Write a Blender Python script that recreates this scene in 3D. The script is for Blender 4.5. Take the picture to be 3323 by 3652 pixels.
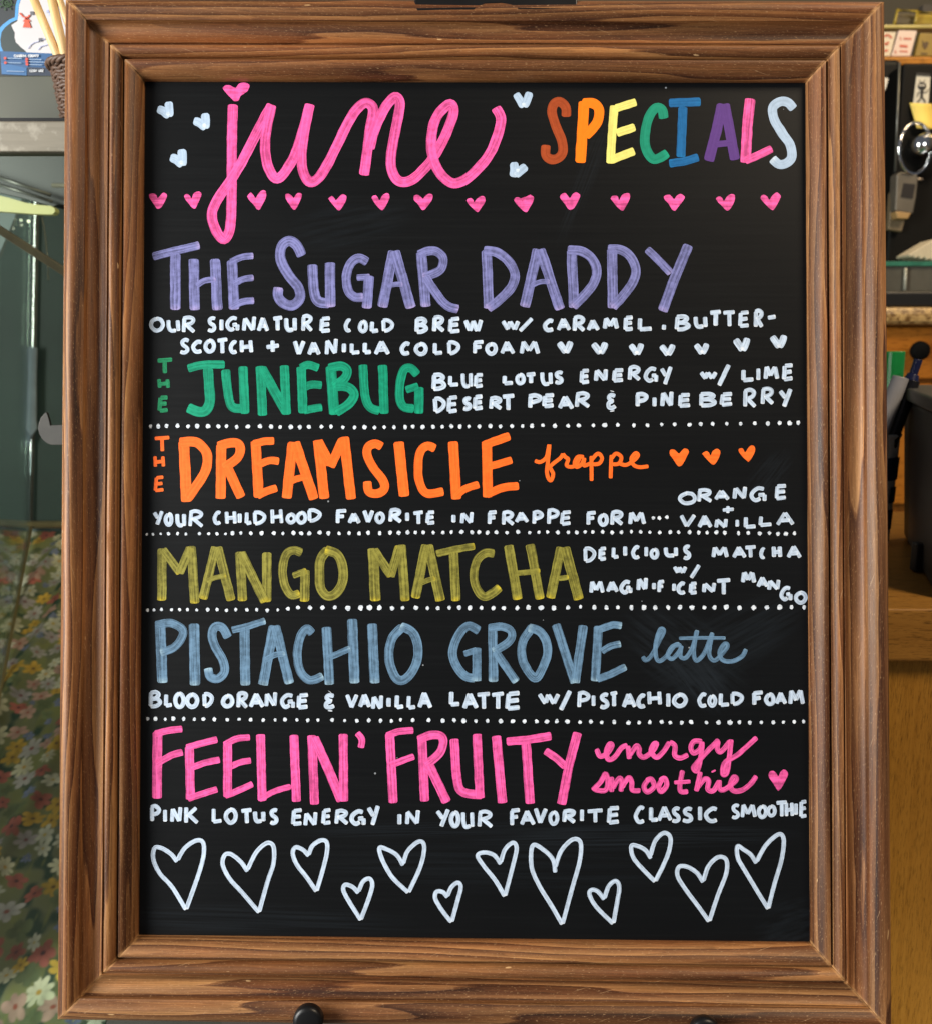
import bpy, bmesh, math, random
import numpy as np
from mathutils import Vector, Matrix, noise

for o in list(bpy.data.objects):
    bpy.data.objects.remove(o, do_unlink=True)
SC = bpy.context.scene
COL = SC.collection
rnd = random.Random(7)

# ------------------------------------------------------------------ camera
F_PX, W_PX, H_PX = 3200.0, 3323.0, 3652.0        # focal length and frame in photo pixels
CRX, CRY, CRZ = -0.01744, -0.00998, -0.00334     # board -> camera rotation
CT = Vector((0.005, 0.00302, -0.62252))
LEAN = math.radians(12.0)                        # the board leans back on its easel
BASE_Y = -0.365                                  # lower edge of the board, board coordinates

def rot3(rx, ry, rz):
    return Matrix.Rotation(rz, 3, 'Z') @ Matrix.Rotation(ry, 3, 'Y') @ Matrix.Rotation(rx, 3, 'X')
RB = rot3(CRX, CRY, CRZ)
CAM_B = -(RB.transposed() @ CT)                  # camera position, board coordinates
# board coords (X right, Y up, Z to viewer) -> world before leaning (x=X, y=-Z, z=Y)
BW = Matrix(((1, 0, 0), (0, 0, -1), (0, 1, 0)))
LEANM = Matrix.Rotation(-LEAN, 3, 'X')
B2W = LEANM @ BW
CAM_W = B2W @ CAM_B
CAM_R = B2W @ RB.transposed()                    # camera axes in world

cam = bpy.data.cameras.new('camera')
cam_o = bpy.data.objects.new('camera', cam)
COL.objects.link(cam_o)
cam_o.matrix_world = Matrix.Translation(CAM_W) @ CAM_R.to_4x4()
cam.sensor_fit = 'HORIZONTAL'
cam.sensor_width = 36.0
cam.lens = 36.0 * F_PX / W_PX
cam.clip_start = 0.02
cam.clip_end = 60
cam.dof.use_dof = True
cam.dof.focus_distance = 0.622
cam.dof.aperture_fstop = 11.0
SC.camera = cam_o

# ------------------------------------------------------------------ world, lamps, exposure
wd = bpy.data.worlds.new('World')
SC.world = wd
wd.use_nodes = True
bg = wd.node_tree.nodes['Background']
bg.inputs['Color'].default_value = (0.80, 0.86, 1.0, 1)
bg.inputs['Strength'].default_value = 0.15
SC.view_settings.view_transform = 'Standard'
SC.view_settings.look = 'None'
SC.view_settings.exposure = 0.0
SC.view_settings.gamma = 1.0

def area(name, loc, target, sx, sy, power, colr):
    l = bpy.data.lights.new(name, 'AREA')
    l.shape = 'RECTANGLE'; l.size = sx; l.size_y = sy
    l.energy = power; l.color = colr
    o = bpy.data.objects.new(name, l)
    COL.objects.link(o)
    o.location = loc
    o.rotation_euler = (Vector(target) - Vector(loc)).to_track_quat('-Z', 'Y').to_euler()
    return o
area('window_light', (-1.75, -0.92, 0.30), (0, 0, 0), 0.6, 1.3, 74, (1.0, 0.965, 0.90))
area('oak_fill', (1.25, -0.95, 1.75), (0.45, 0.2, -0.35), 0.6, 0.6, 40, (1.0, 0.80, 0.56))  # added warm fill, out of view, brightens the oak on the right
area('left_fill', (-2.75, -2.1, 0.25), (0, 0, 0), 1.0, 1.8, 46, (0.88, 0.95, 1.0))  # added soft cool fill from the front left, not a door
area('counter_fill', (1.15, 0.75, 1.35), (0.75, 0.9, 0.0), 0.5, 0.5, 9, (1.0, 0.74, 0.42))  # added warm overhead fill for the things at the back right

# ------------------------------------------------------------------ helpers
def ray(px, py):
    d = Vector(((px - W_PX / 2) / F_PX, (H_PX / 2 - py) / F_PX, -1.0))
    return CAM_R @ d
def at(px, py, Y):
    d = ray(px, py)
    return CAM_W + d * ((Y - CAM_W.y) / d.y)
def on_board(px, py, h=0.0):
    d = RB.transposed() @ Vector(((px - W_PX / 2) / F_PX, (H_PX / 2 - py) / F_PX, -1.0))
    return CAM_B + d * ((h - CAM_B.z) / d.z)
def loc_b(X, Y, Z):                              # board coords -> local coords of the board's empty
    return (X, -Z, Y - BASE_Y)

def link(name, me, parent=None, mats=()):
    o = bpy.data.objects.new(name, me)
    COL.objects.link(o)
    for m in mats:
        me.materials.append(m)
    if parent:
        o.parent = parent
    return o
def tag(o, label=None, cat=None, group=None, kind=None):
    if label: o['label'] = label
    if cat: o['category'] = cat
    if group: o['group'] = group
    if kind: o['kind'] = kind
    return o
def empty(name, loc, label, cat, group=None, rot=None):
    o = bpy.data.objects.new(name, None)
    o.empty_display_size = 0.03
    COL.objects.link(o)
    o.location = loc
    if rot: o.rotation_euler = rot
    bpy.context.view_layer.update()
    return tag(o, label, cat, group)
def bm_obj(name, bm, mat, parent=None, smooth=False, bevel=0):
    """bm is in world coordinates; re-expressed in the parent's space"""
    me = bpy.data.meshes.new(name)
    if parent is not None:
        bm.transform(parent.matrix_world.inverted())
    bmesh.ops.recalc_face_normals(bm, faces=bm.faces)
    bm.to_mesh(me); bm.free()
    o = link(name, me, parent, mat if isinstance(mat, (list, tuple)) else [mat])
    if smooth:
        for p in me.polygons: p.use_smooth = True
    if bevel:
        b = o.modifiers.new('bevel', 'BEVEL'); b.width = bevel; b.segments = 3; b.limit_method = 'ANGLE'
    return o
def own(o):
    """top-level mesh: move its origin to the middle of its base"""
    vs = [v.co for v in o.data.vertices]
    c = Vector((sum(v.x for v in vs) / len(vs), sum(v.y for v in vs) / len(vs), min(v.z for v in vs)))
    o.data.transform(Matrix.Translation(-c)); o.location = c
    return o
def box(bm, a, b):
    x0, y0, z0 = a; x1, y1, z1 = b
    v = [bm.verts.new(p) for p in ((x0,y0,z0),(x1,y0,z0),(x1,y1,z0),(x0,y1,z0),(x0,y0,z1),(x1,y0,z1),(x1,y1,z1),(x0,y1,z1))]
    for f in ((0,1,2,3),(4,5,6,7),(0,1,5,4),(1,2,6,5),(2,3,7,6),(3,0,4,7)):
        bm.faces.new([v[i] for i in f])
def hexa(bm, front, dvec):
    """prism from a polygon (list of Vectors) pushed by dvec"""
    a = [bm.verts.new(p) for p in front]
    b = [bm.verts.new(Vector(p) + Vector(dvec)) for p in front]
    bm.faces.new(a); bm.faces.new(b[::-1])
    n = len(a)
    for i in range(n):
        bm.faces.new((a[i], b[i], b[(i + 1) % n], a[(i + 1) % n]))
def pxbox(bm, x0, y0, x1, y1, Y, depth):
    xm, ym = (x0 + x1) / 2, (y0 + y1) / 2
    l, r = at(x0, ym, Y).x, at(x1, ym, Y).x
    t, b = at(xm, y0, Y).z, at(xm, y1, Y).z
    box(bm, (l, Y, b), (r, Y + depth, t))
def pxpoly(bm, pts, Y, depth):
    hexa(bm, [at(x, y, Y) for x, y in pts], (0, depth, 0))
def tube(bm, pts, rads, n=12, cap=True):
    pts = [Vector(p) for p in pts]
    if not isinstance(rads, (list, tuple)): rads = [rads] * len(pts)
    rings = []
    up = None
    for i, p in enumerate(pts):
        d = (pts[min(i + 1, len(pts) - 1)] - pts[max(i - 1, 0)]).normalized()
        if up is None:
            up = Vector((0, 0, 1)) if abs(d.z) < 0.9 else Vector((1, 0, 0))
        a = d.cross(up).normalized(); b = d.cross(a).normalized(); up = -b if False else up
        rings.append([bm.verts.new(p + (a * math.cos(2*math.pi*k/n) + b * math.sin(2*math.pi*k/n)) * rads[i]) for k in range(n)])
    for i in range(len(rings) - 1):
        for k in range(n):
            bm.faces.new((rings[i][k], rings[i][(k+1)%n], rings[i+1][(k+1)%n], rings[i+1][k]))
    if cap:
        bm.faces.new(rings[0]); bm.faces.new(rings[-1][::-1])
def lathe(bm, org, axis, prof, n=32):
    """prof: (radius, distance along the axis)"""
    axis = Vector(axis).normalized()
    u = axis.orthogonal().normalized(); w = axis.cross(u)
    rings = []
    for r, d in prof:
        c = Vector(org) + axis * d
        rings.append([bm.verts.new(c + (u * math.cos(2*math.pi*k/n) + w * math.sin(2*math.pi*k/n)) * max(r, 1e-5)) for k in range(n)])
    for i in range(len(rings) - 1):
        for k in range(n):
            bm.faces.new((rings[i][k], rings[i][(k+1)%n], rings[i+1][(k+1)%n], rings[i+1][k]))
    bm.faces.new(rings[0]); bm.faces.new(rings[-1][::-1])

# ------------------------------------------------------------------ materials
def srgb(r, g, b):
    f = lambda c: (c / 255 / 12.92) if c / 255 <= 0.04045 else ((c / 255 + 0.055) / 1.055) ** 2.4
    return (f(r), f(g), f(b), 1)
class NT:
    def __init__(s, name):
        s.m = bpy.data.materials.new(name); s.m.use_nodes = True
        s.t = s.m.node_tree; s.p = s.t.nodes['Principled BSDF']
    def n(s, typ, props=None, **ins):
        nd = s.t.nodes.new(typ)
        for k, v in (props or {}).items(): setattr(nd, k, v)
        for k, v in ins.items():
            key = int(k[1:]) if k[0] == 'i' and k[1:].isdigit() else k.replace('_', ' ')
            s.put(nd.inputs[key], v)
        return nd
    def put(s, sock, v):
        if hasattr(v, 'is_output'): s.t.links.new(v, sock)
        else: sock.default_value = v
    def math(s, op, a, b=0.0, clamp=False):
        return s.n('ShaderNodeMath', {'operation': op, 'use_clamp': clamp}, i0=a, i1=b).outputs[0]
    def noise(s, vec, scale=1.0, detail=3.0, rough=0.55):
        return s.n('ShaderNodeTexNoise', None, Vector=vec, Scale=scale, Detail=detail, Roughness=rough).outputs['Fac']
    def mapv(s, vec, sc=(1, 1, 1), lo=(0, 0, 0)):
        return s.n('ShaderNodeMapping', None, Vector=vec, Scale=sc, Location=lo).outputs[0]
    def ramp(s, fac, stops, interp='LINEAR'):
        nd = s.n('ShaderNodeValToRGB', None, Fac=fac)
        cr = nd.color_ramp; cr.interpolation = interp
        while len(cr.elements) < len(stops): cr.elements.new(0.5)
        for e, (p, c) in zip(cr.elements, stops):
            e.position = p; e.color = c if isinstance(c, (list, tuple)) else (c, c, c, 1)
        return nd.outputs['Color']
    def mix(s, fac, a, b, mode='MIX'):
        nd = s.n('ShaderNodeMix', {'data_type': 'RGBA', 'blend_type': mode})
        s.put(nd.inputs['Factor'], fac); s.put(nd.inputs[6], a); s.put(nd.inputs[7], b)
        return nd.outputs[2]
    def set(s, **k):
        for a, v in k.items(): s.put(s.p.inputs[a.replace('_', ' ')], v)
        return s
    def bump(s, h, strength=0.3, dist=0.001):
        s.put(s.p.inputs['Normal'], s.n('ShaderNodeBump', None, Strength=strength, Distance=dist, Height=h).outputs[0])
        return s
    def obj(s): return s.n('ShaderNodeTexCoord').outputs['Object']
    def uv(s): return s.n('ShaderNodeUVMap').outputs[0]

def plain(name, colr, rough=0.5, metal=0.0, var=0.18, scale=40, bump=0.0, **k):
    t = NT(name)
    f = t.noise(t.obj(), scale, 4)
    c = t.mix(1.0, colr, t.ramp(f, [(0.3, 1 - var), (0.7, 1.0)]), 'MULTIPLY')
    t.set(Base_Color=c, Roughness=rough, Metallic=metal, **k)
    if bump: t.bump(f, bump, 0.0005)
    return t.m

def frame_wood(seed, tint=(1, 1, 1, 1)):
    t = NT('burnt_pine')
    uv = t.uv()
    warp = t.noise(t.mapv(uv, (1.7, 30, 1), (seed * 3.1, seed * 1.7, seed)), 1, 2)
    warp2 = t.noise(t.mapv(uv, (5, 90, 1), (seed, 0, seed)), 1, 3)
    v = t.n('ShaderNodeSeparateXYZ', None, Vector=uv).outputs
    ph = t.math('ADD', t.math('MULTIPLY', v[1], 130.0), t.math('MULTIPLY', warp, 8.0))
    ph = t.math('ADD', ph, t.math('MULTIPLY', warp2, 1.1))
    ph = t.math('ADD', ph, t.math('MULTIPLY', v[0], 0.8))
    fr = t.math('FRACT', ph)
    col = t.ramp(fr, [(0.0, srgb(166, 125, 82)), (0.25, srgb(150, 109, 70)), (0.55, srgb(130, 91, 58)),
                      (0.84, srgb(104, 69, 43)), (0.95, srgb(78, 49, 31)), (1.0, srgb(142, 101, 65))])
    char = t.noise(t.mapv(uv, (2.6, 75, 1), (seed * 7.7, 2, seed)), 1, 5, 0.62)
    col = t.mix(1.0, col, t.ramp(char, [(0.36, (0.28, 0.235, 0.21, 1)), (0.46, (0.62, 0.59, 0.57, 1)), (0.57, (0.88, 0.86, 0.82, 1)), (0.68, (1.15, 1.12, 1.04, 1))]), 'MULTIPLY')
    warmth = t.noise(t.mapv(uv, (3, 18, 1), (seed, 9, 1)), 1, 2)
    col = t.mix(t.ramp(warmth, [(0.48, 0.0), (0.78, 0.30)]), col, srgb(146, 92, 48))
    r2 = t.math('FRACT', t.math('ADD', t.math('MULTIPLY', v[1], 420.0), t.math('MULTIPLY', t.noise(t.mapv(uv, (2.4, 55, 1), (seed, 6, seed)), 1, 4), 14.0)))
    col = t.mix(1.0, col, t.ramp(r2, [(0.0, (1.10, 1.09, 1.07, 1)), (0.6, (0.96, 0.95, 0.94, 1)), (0.93, (0.72, 0.68, 0.66, 1)), (1.0, (1.06, 1.05, 1.04, 1))]), 'MULTIPLY')
    red = t.noise(t.mapv(uv, (6, 40, 1), (seed * 5, 1, 2)), 1, 3)
    col = t.mix(t.ramp(red, [(0.44, 0.0), (0.66, 0.55)]), col, t.mix(1.0, col, (1.10, 0.84, 0.74, 1), 'MULTIPLY'))
    pore = t.noise(t.mapv(uv, (130, 2300, 1), (seed, 8, 0)), 1, 2, 0.5)
    col = t.mix(t.ramp(pore, [(0.62, 0.0), (0.72, 0.55)]), col, (0.045, 0.022, 0.012, 1))
    scr = t.noise(t.mapv(t.n('ShaderNodeMapping', None, Vector=uv, Rotation=(0, 0, 1.15)).outputs[0], (1500, 45, 1), (seed, 5, 0)), 1, 1, 0.4)
    col = t.mix(t.ramp(scr, [(0.755, 0.0), (0.785, 0.5)]), col, srgb(205, 172, 132))
    col = t.mix(1.0, col, tint, 'MULTIPLY')
    fib = t.noise(t.mapv(uv, (70, 2600, 1), (seed, 0, 0)), 1, 3, 0.7)
    col = t.mix(1.0, col, t.ramp(fib, [(0.25, 0.66), (0.75, 1.26)]), 'MULTIPLY')
    spk = t.noise(t.mapv(uv, (420, 1400, 1), (seed, 4, 0)), 1, 2, 0.6)
    col = t.mix(t.ramp(spk, [(0.60, 0.0), (0.74, 0.45)]), col, srgb(196, 158, 115))
    # nicks and rubbed places down to bare pine, and worn mitres
    chip = t.noise(t.mapv(uv, (55, 210, 1), (seed * 2, 3, 0)), 1, 1, 0.4)
    col = t.mix(t.ramp(chip, [(0.785, 0.0), (0.80, 0.7)]), col, srgb(214, 176, 126))
    mi = t.n('ShaderNodeAttribute', {'attribute_name': 'mitre'}).outputs['Fac']
    col = t.mix(t.math('MULTIPLY', mi, t.ramp(t.noise(t.mapv(uv, (90, 260, 1)), 1, 2), [(0.35, 0.15), (0.65, 0.9)])), col, srgb(196, 148, 96))
    t.set(Base_Color=col, Roughness=t.ramp(fib, [(0.2, 0.36), (0.8, 0.58)]))
    t.put(t.p.inputs['Specular IOR Level'], 0.30)
    t.bump(t.math('ADD', t.math('MULTIPLY', fib, 0.5), t.math('MULTIPLY', fr, 0.35)), 0.45, 0.0004)
    return t.m

def panel_mat():
    t = NT('chalkboard_black')
    uv = t.uv()
    a = t.noise(t.mapv(uv, (6, 10, 1)), 1, 4)
    col = t.ramp(a, [(0.3, (0.0031, 0.0036, 0.0042, 1)), (0.7, (0.0044, 0.0050, 0.0057, 1))])
    st = t.noise(t.mapv(uv, (9, 420, 1)), 1, 3)
    col = t.mix(t.ramp(st, [(0.55, 0.0), (0.85, 0.12)]), col, (0.009, 0.013, 0.015, 1))
    # wiped patch round the word at the lower right, and faint wiped arcs
    ctr = on_board(2560, 2330)
    def blob(cx, cy, rx, ry, ang, lo):
        mp = t.n('ShaderNodeMapping', {'vector_type': 'TEXTURE'}, Vector=uv, Location=(cx, cy, 0), Rotation=(0, 0, ang), Scale=(rx, ry, 1)).outputs[0]
        g = t.n('ShaderNodeTexGradient', {'gradient_type': 'SPHERICAL'}, Vector=mp).outputs['Fac']
        s = t.noise(t.mapv(mp, (1.3, 7, 1), (lo, 0, 0)), 1, 3)
        return t.math('MULTIPLY', t.ramp(g, [(0.0, 0.0), (0.45, 1.0)]), t.ramp(s, [(0.38, 0.0), (0.66, 1.0)]))
    for (px, py, rx, ry, ang, st_, lo) in ((2440, 2330, .052, .030, -.6, .030, 1), (2590, 2300, .065, .024, .5, .026, 5), (2480, 2400, .035, .018, -.9, .045, 8), (2740, 1700, .025, .012, .9, .02, 3), (1500, 2960, .10, .006, .03, .02, 9), (900, 3280, .12, .012, -.02, .018, 10), (2080, 650, .05, .008, 1.2, .016, 11), (1250, 800, .05, .02, .2, .012, 12), (2250, 2985, .12, .010, .02, .035, 4), (2840, 3330, .03, .03, .3, .02, 6), (1800, 3090, .16, .02, 0, .012, 7)):
        c = on_board(px, py)
        col = t.mix(blob(c.x, c.y, rx, ry, ang, lo), col, (0.004 + st_ * .16, 0.005 + st_ * .21, 0.006 + st_ * .27, 1))
    dust = t.n('ShaderNodeTexVoronoi', {'feature': 'F1'}, Vector=uv, Scale=60.0)
    d = t.math('LESS_THAN', dust.outputs['Distance'], t.math('MULTIPLY', t.ramp(t.n('ShaderNodeSeparateXYZ', None, Vector=dust.outputs['Color']).outputs[0], [(0.80, 0.0), (1.0, 1.0)]), 0.045))
    col = t.mix(d, col, (0.22, 0.24, 0.26, 1))
    t.set(Base_Color=col, Roughness=t.ramp(st, [(0.2, 0.38), (0.8, 0.48)]))
    t.put(t.p.inputs['Specular IOR Level'], 0.15)
    t.bump(t.noise(uv, 900, 3), 0.06, 0.0003)
    return t.m

def paint(name, colr, pool=None, lo=0.80, hi=0.97):
    """chalk-marker paint: streaks along the stroke let the black show through, thick where the pen rested"""
    t = NT(name)
    uv = t.uv()
    sx = t.noise(t.mapv(uv, (0.005, 5.5, 1)), 1, 4, 0.65)
    s2 = t.noise(t.mapv(uv, (0.05, 1.2, 1)), 1, 3, 0.6)
    tt = t.math('ADD', t.math('MULTIPLY', sx, 0.7), t.math('MULTIPLY', s2, 0.3))
    v = t.n('ShaderNodeSeparateXYZ', None, Vector=uv).outputs[1]
    av = t.math('ABSOLUTE', t.math('SUBTRACT', t.math('FRACT', v), 0.5))
    edge = t.ramp(av, [(0.40, 0.0), (0.47, 0.8)])
    po = t.n('ShaderNodeAttribute', {'attribute_name': 'pool'}).outputs['Fac']
    po = t.math('MULTIPLY', po, t.ramp(s2, [(0.35, 0.55), (0.6, 1.0)]))
    al = t.ramp(tt, [(0.42, lo), (0.57, hi)])
    al = t.math('MAXIMUM', t.math('MAXIMUM', al, t.math('MULTIPLY', edge, (lo + hi) / 2)), t.math('MULTIPLY', po, 0.98))
    c = t.mix(po, colr, pool or colr)
    t.set(Base_Color=c, Roughness=0.5, Alpha=al)
    t.put(t.p.inputs['Specular IOR Level'], 0.25)
    return t.m

WHITE_POOL = (0.84, 0.89, 0.94, 1)
PAINT = {
 'pink': paint('pink_marker', (0.92, 0.115, 0.40, 1), (1.0, 0.12, 0.42, 1), .46, 1.0),
 'white': paint('white_marker', (0.54, 0.66, 0.82, 1), WHITE_POOL, .58, 1.0),
 'pale': paint('pale_blue_marker', (0.40, 0.53, 0.70, 1), (0.72, 0.83, 0.92, 1), .78, 1.0),
 'lavender': paint('lavender_marker', (0.205, 0.215, 0.48, 1), (0.46, 0.38, 0.72, 1), .42, .96),
 'green': paint('green_marker', (0.004, 0.29, 0.165, 1), (0.006, 0.40, 0.22, 1), .58, .97),
 'dull_green': paint('thin_green_marker', (0.01, 0.26, 0.11, 1), (0.02, 0.30, 0.13, 1), .55, .85),
 'orange': paint('orange_marker', (1.0, 0.155, 0.018, 1), (1.0, 0.19, 0.03, 1), .74, 1.0),
 'mango': paint('mango_marker', (0.27, 0.25, 0.045, 1), (0.74, 0.58, 0.03, 1), .34, .97),
 'slate': paint('slate_blue_marker', (0.135, 0.25, 0.385, 1), (0.42, 0.62, 0.74, 1), .40, .95),
 'brown': paint('brown_marker', (0.36, 0.06, 0.014, 1), (0.42, 0.07, 0.016, 1), .75, .97),
 'tangerine': paint('tangerine_marker', (1.0, 0.20, 0.004, 1), None, .9, 1.0),
 'yellow': paint('yellow_marker', (0.78, 0.72, 0.19, 1), (0.95, 0.80, 0.20, 1), .78, 1.0),
 'teal': paint('teal_marker', (0.004, 0.25, 0.15, 1), (0.005, 0.36, 0.22, 1), .78, 1.0),
 'blue': paint('blue_marker', (0.004, 0.125, 0.34, 1), (0.004, 0.20, 0.48, 1), .7, .97),
 'purple': paint('purple_marker', (0.095, 0.035, 0.21, 1), None, .88, 1.0),
}

# ------------------------------------------------------------------ the chalkboard
lo_base = B2W @ Vector((0, BASE_Y, 0))
board = empty('framed_chalkboard', lo_base, 'black menu chalkboard in a wide burnt wood frame with colourful hand lettering', 'chalkboard', rot=(-LEAN, 0, 0))

INNER_PX = [(512, 283), (2877, 287), (2893, 3367), (490, 3342)]
OUTER_PX = [(236, 3), (3150, 10), (3176, 3677), (208, 3633)]
INN = [on_board(x, y, 0.0030) for x, y in INNER_PX]
OUT = [on_board(x, y, 0.0145) for x, y in OUTER_PX]
# moulding profile: distance from the outer edge (of 0.0506), height over the panel
PROF = [(0, -.006), (0, .0085), (.0006, .0112), (.0018, .0138), (.0038, .0161), (.0062, .0174), (.0090, .0179), (.0115, .0176), (.0137, .0166), (.0152, .0153),
        (.0160, .0149), (.0166, .0146), (.0168, .0121), (.0174, .0113), (.0192, .0103), (.0215, .0096), (.0240, .0094), (.0265, .0097), (.0288, .0104), (.0302, .0114), (.0306, .0115),
        (.0309, .0104), (.0314, .0103), (.0317, .0110), (.0325, .0115), (.0345, .0116), (.0362, .0110), (.0376, .0099), (.0384, .0086), (.0388, .0066), (.0396, .0064),
        (.0400, .0080), (.0406, .0086), (.0420, .0088), (.0440, .0082), (.0462, .0070), (.0484, .0052), (.0498, .0036), (.0504, .0024), (.0506, .0010), (.0506, -.004)]
PROF = [(d, h * 1.38 if h > 0 else h) for d, h in PROF]
def prof_line(k):
    o, i = OUT[k], INN[k]
    return [(o.x + (i.x - o.x) * d / .0506, o.y + (i.y - o.y) * d / .0506, h) for d, h in PROF]
def rail(name, ka, kb, seed, tint=(1, 1, 1, 1)):
    a, b = prof_line(ka), prof_line(kb)
    n = 90
    bm = bmesh.new()
    uvl = bm.loops.layers.uv.new('UVMap'); ml = bm.verts.layers.float.new('mitre')
    arc = [0.0]
    for (d0, h0), (d1, h1) in zip(PROF, PROF[1:]): arc.append(arc[-1] + math.hypot(d1 - d0, h1 - h0))
    rows = []; info = {}
    steps = sorted([k / n for k in range(n + 1)] + [q for e in (.0008, .0016, .0026, .0040) for q in (e / .6, 1 - e / .6)])
    n = len(steps) - 1
    for s, f in enumerate(steps):
        row = []
        for j in range(len(PROF)):
            pa, pb = Vector(a[j]), Vector(b[j])
            L = (pb - pa).length
            g = min(max(f, 0.00013 / L), 1 - 0.00013 / L)      # hairline open mitre
            p = pa.lerp(pb, g)
            e = min(g, 1 - g) * L
            wob = noise.noise(Vector((g * 9 * L / .6 + seed, j * .15, seed))) * .00022 if 0 < s < n else 0
            v = bm.verts.new(loc_b(p.x, p.y, p.z + wob))
            v[ml] = max(0.0, 1 - e / .0022)
            info[v] = (g * L + (pa - Vector(a[0])).length * 0.0, arc[j])
            row.append(v)
        rows.append(row)
    for s in range(n):
        for j in range(len(PROF) - 1):
            f = bm.faces.new((rows[s][j], rows[s][j + 1], rows[s + 1][j + 1], rows[s + 1][j]))
            f.smooth = True
            for lp in f.loops: lp[uvl].uv = info[lp.vert]
    for row in (rows[0], rows[-1]):
        f = bm.faces.new(row)
        for lp in f.loops: lp[uvl].uv = info[lp.vert]
    bmesh.ops.recalc_face_normals(bm, faces=bm.faces)
    me = bpy.data.meshes.new(name); bm.to_mesh(me); bm.free()
    o = link(name, me, board, [frame_wood(seed, tint)])
    try: me.set_sharp_from_angle(angle=math.radians(38))
    except Exception: pass
    return o
rail('frame_rail', 0, 1, 1.37, (.90, .82, .74, 1))
rail('frame_rail', 3, 2, 4.9, (.98, .94, .88, 1))
rail('frame_stile', 0, 3, 8.21, (1.0, .94, .86, 1))
rail('frame_stile', 1, 2, 12.6, (1.06, 1.04, 1.03, 1))

# writing panel
bm = bmesh.new(); uvl = bm.loops.layers.uv.new('UVMap')
m_ = .004
vs = [bm.verts.new(loc_b(p.x + sx * m_, p.y + sy * m_, 0)) for p, sx, sy in zip(INN, (-1, 1, 1, -1), (1, 1, -1, -1))]
f = bm.faces.new(vs)
ext = bmesh.ops.extrude_face_region(bm, geom=[f])
for v in [g for g in ext['geom'] if isinstance(g, bmesh.types.BMVert)]: v.co.y += .004
for f in bm.faces:
    for lp in f.loops: lp[uvl].uv = (lp.vert.co.x, lp.vert.co.z + BASE_Y)
bmesh.ops.recalc_face_normals(bm, faces=bm.faces)
me = bpy.data.meshes.new('writing_panel'); bm.to_mesh(me); bm.free()
panel = link('writing_panel', me, board, [panel_mat()])
bm = bmesh.new()
c0, c1 = (INN[3] + OUT[3]) / 2, (INN[1] + OUT[1]) / 2
box(bm, (c0.x, .0062, c0.y - BASE_Y), (c1.x, .0085, c1.y - BASE_Y))
me = bpy.data.meshes.new('backing_board'); bmesh.ops.recalc_face_normals(bm, faces=bm.faces); bm.to_mesh(me); bm.free()
link('backing_board', me, board, [plain('hardboard', (.10, .06, .035, 1), .8)])

# ------------------------------------------------------------------ lettering
TILE = {'A': (500, 280), 'B': (1400, 280), 'C': (1980, 280), 'D': (500, 820), 'E': (1300, 820), 'F': (1980, 820),
        'G': (500, 1480), 'H': (1300, 1480), 'I': (1980, 1480), 'J': (500, 2140), 'K': (1300, 2140), 'L': (1980, 2140),
        'M': (500, 2820), 'N': (1300, 2820), 'O': (1980, 2820)}

def catmull(P, closed=False):
    if len(P) < 3: return P
    out = []
    n = len(P)
    for i in range(n - 1):
        p0, p1, p2, p3 = P[max(i - 1, 0)], P[i], P[i + 1], P[min(i + 2, n - 1)]
        for k in range(10):
            t = k / 10
            q = []
            for c in (0, 1):
                q.append(0.5 * (2 * p1[c] + (p2[c] - p0[c]) * t + (2 * p0[c] - 5 * p1[c] + 4 * p2[c] - p3[c]) * t * t + (3 * p1[c] - p0[c] - 3 * p2[c] + p3[c]) * t ** 3))
            out.append(tuple(q))
    out.append(P[-1])
    return out
def resample(P, step):
    d = [0.0]
    for a, b in zip(P, P[1:]): d.append(d[-1] + math.hypot(b[0] - a[0], b[1] - a[1]))
    L = d[-1]
    if L < 1e-6: return P, [0, 0], 0
    n = max(3, int(L / step))
    ss = [L * i / n for i in range(n + 1)]
    # finer at the two ends
    ext = [min(L / 3, step * f) for f in (0.12, 0.3, 0.55)]
    ss = sorted(set([round(s, 4) for s in ss + ext + [L - e for e in ext]]))
    out = []; j = 0
    for s in ss:
        while j < len(d) - 2 and d[j + 1] < s: j += 1
        seg = d[j + 1] - d[j] or 1e-9
        t = min(max((s - d[j]) / seg, 0), 1)
        out.append((P[j][0] + (P[j + 1][0] - P[j][0]) * t, P[j][1] + (P[j + 1][1] - P[j][1]) * t))
    return out, ss, L

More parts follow.
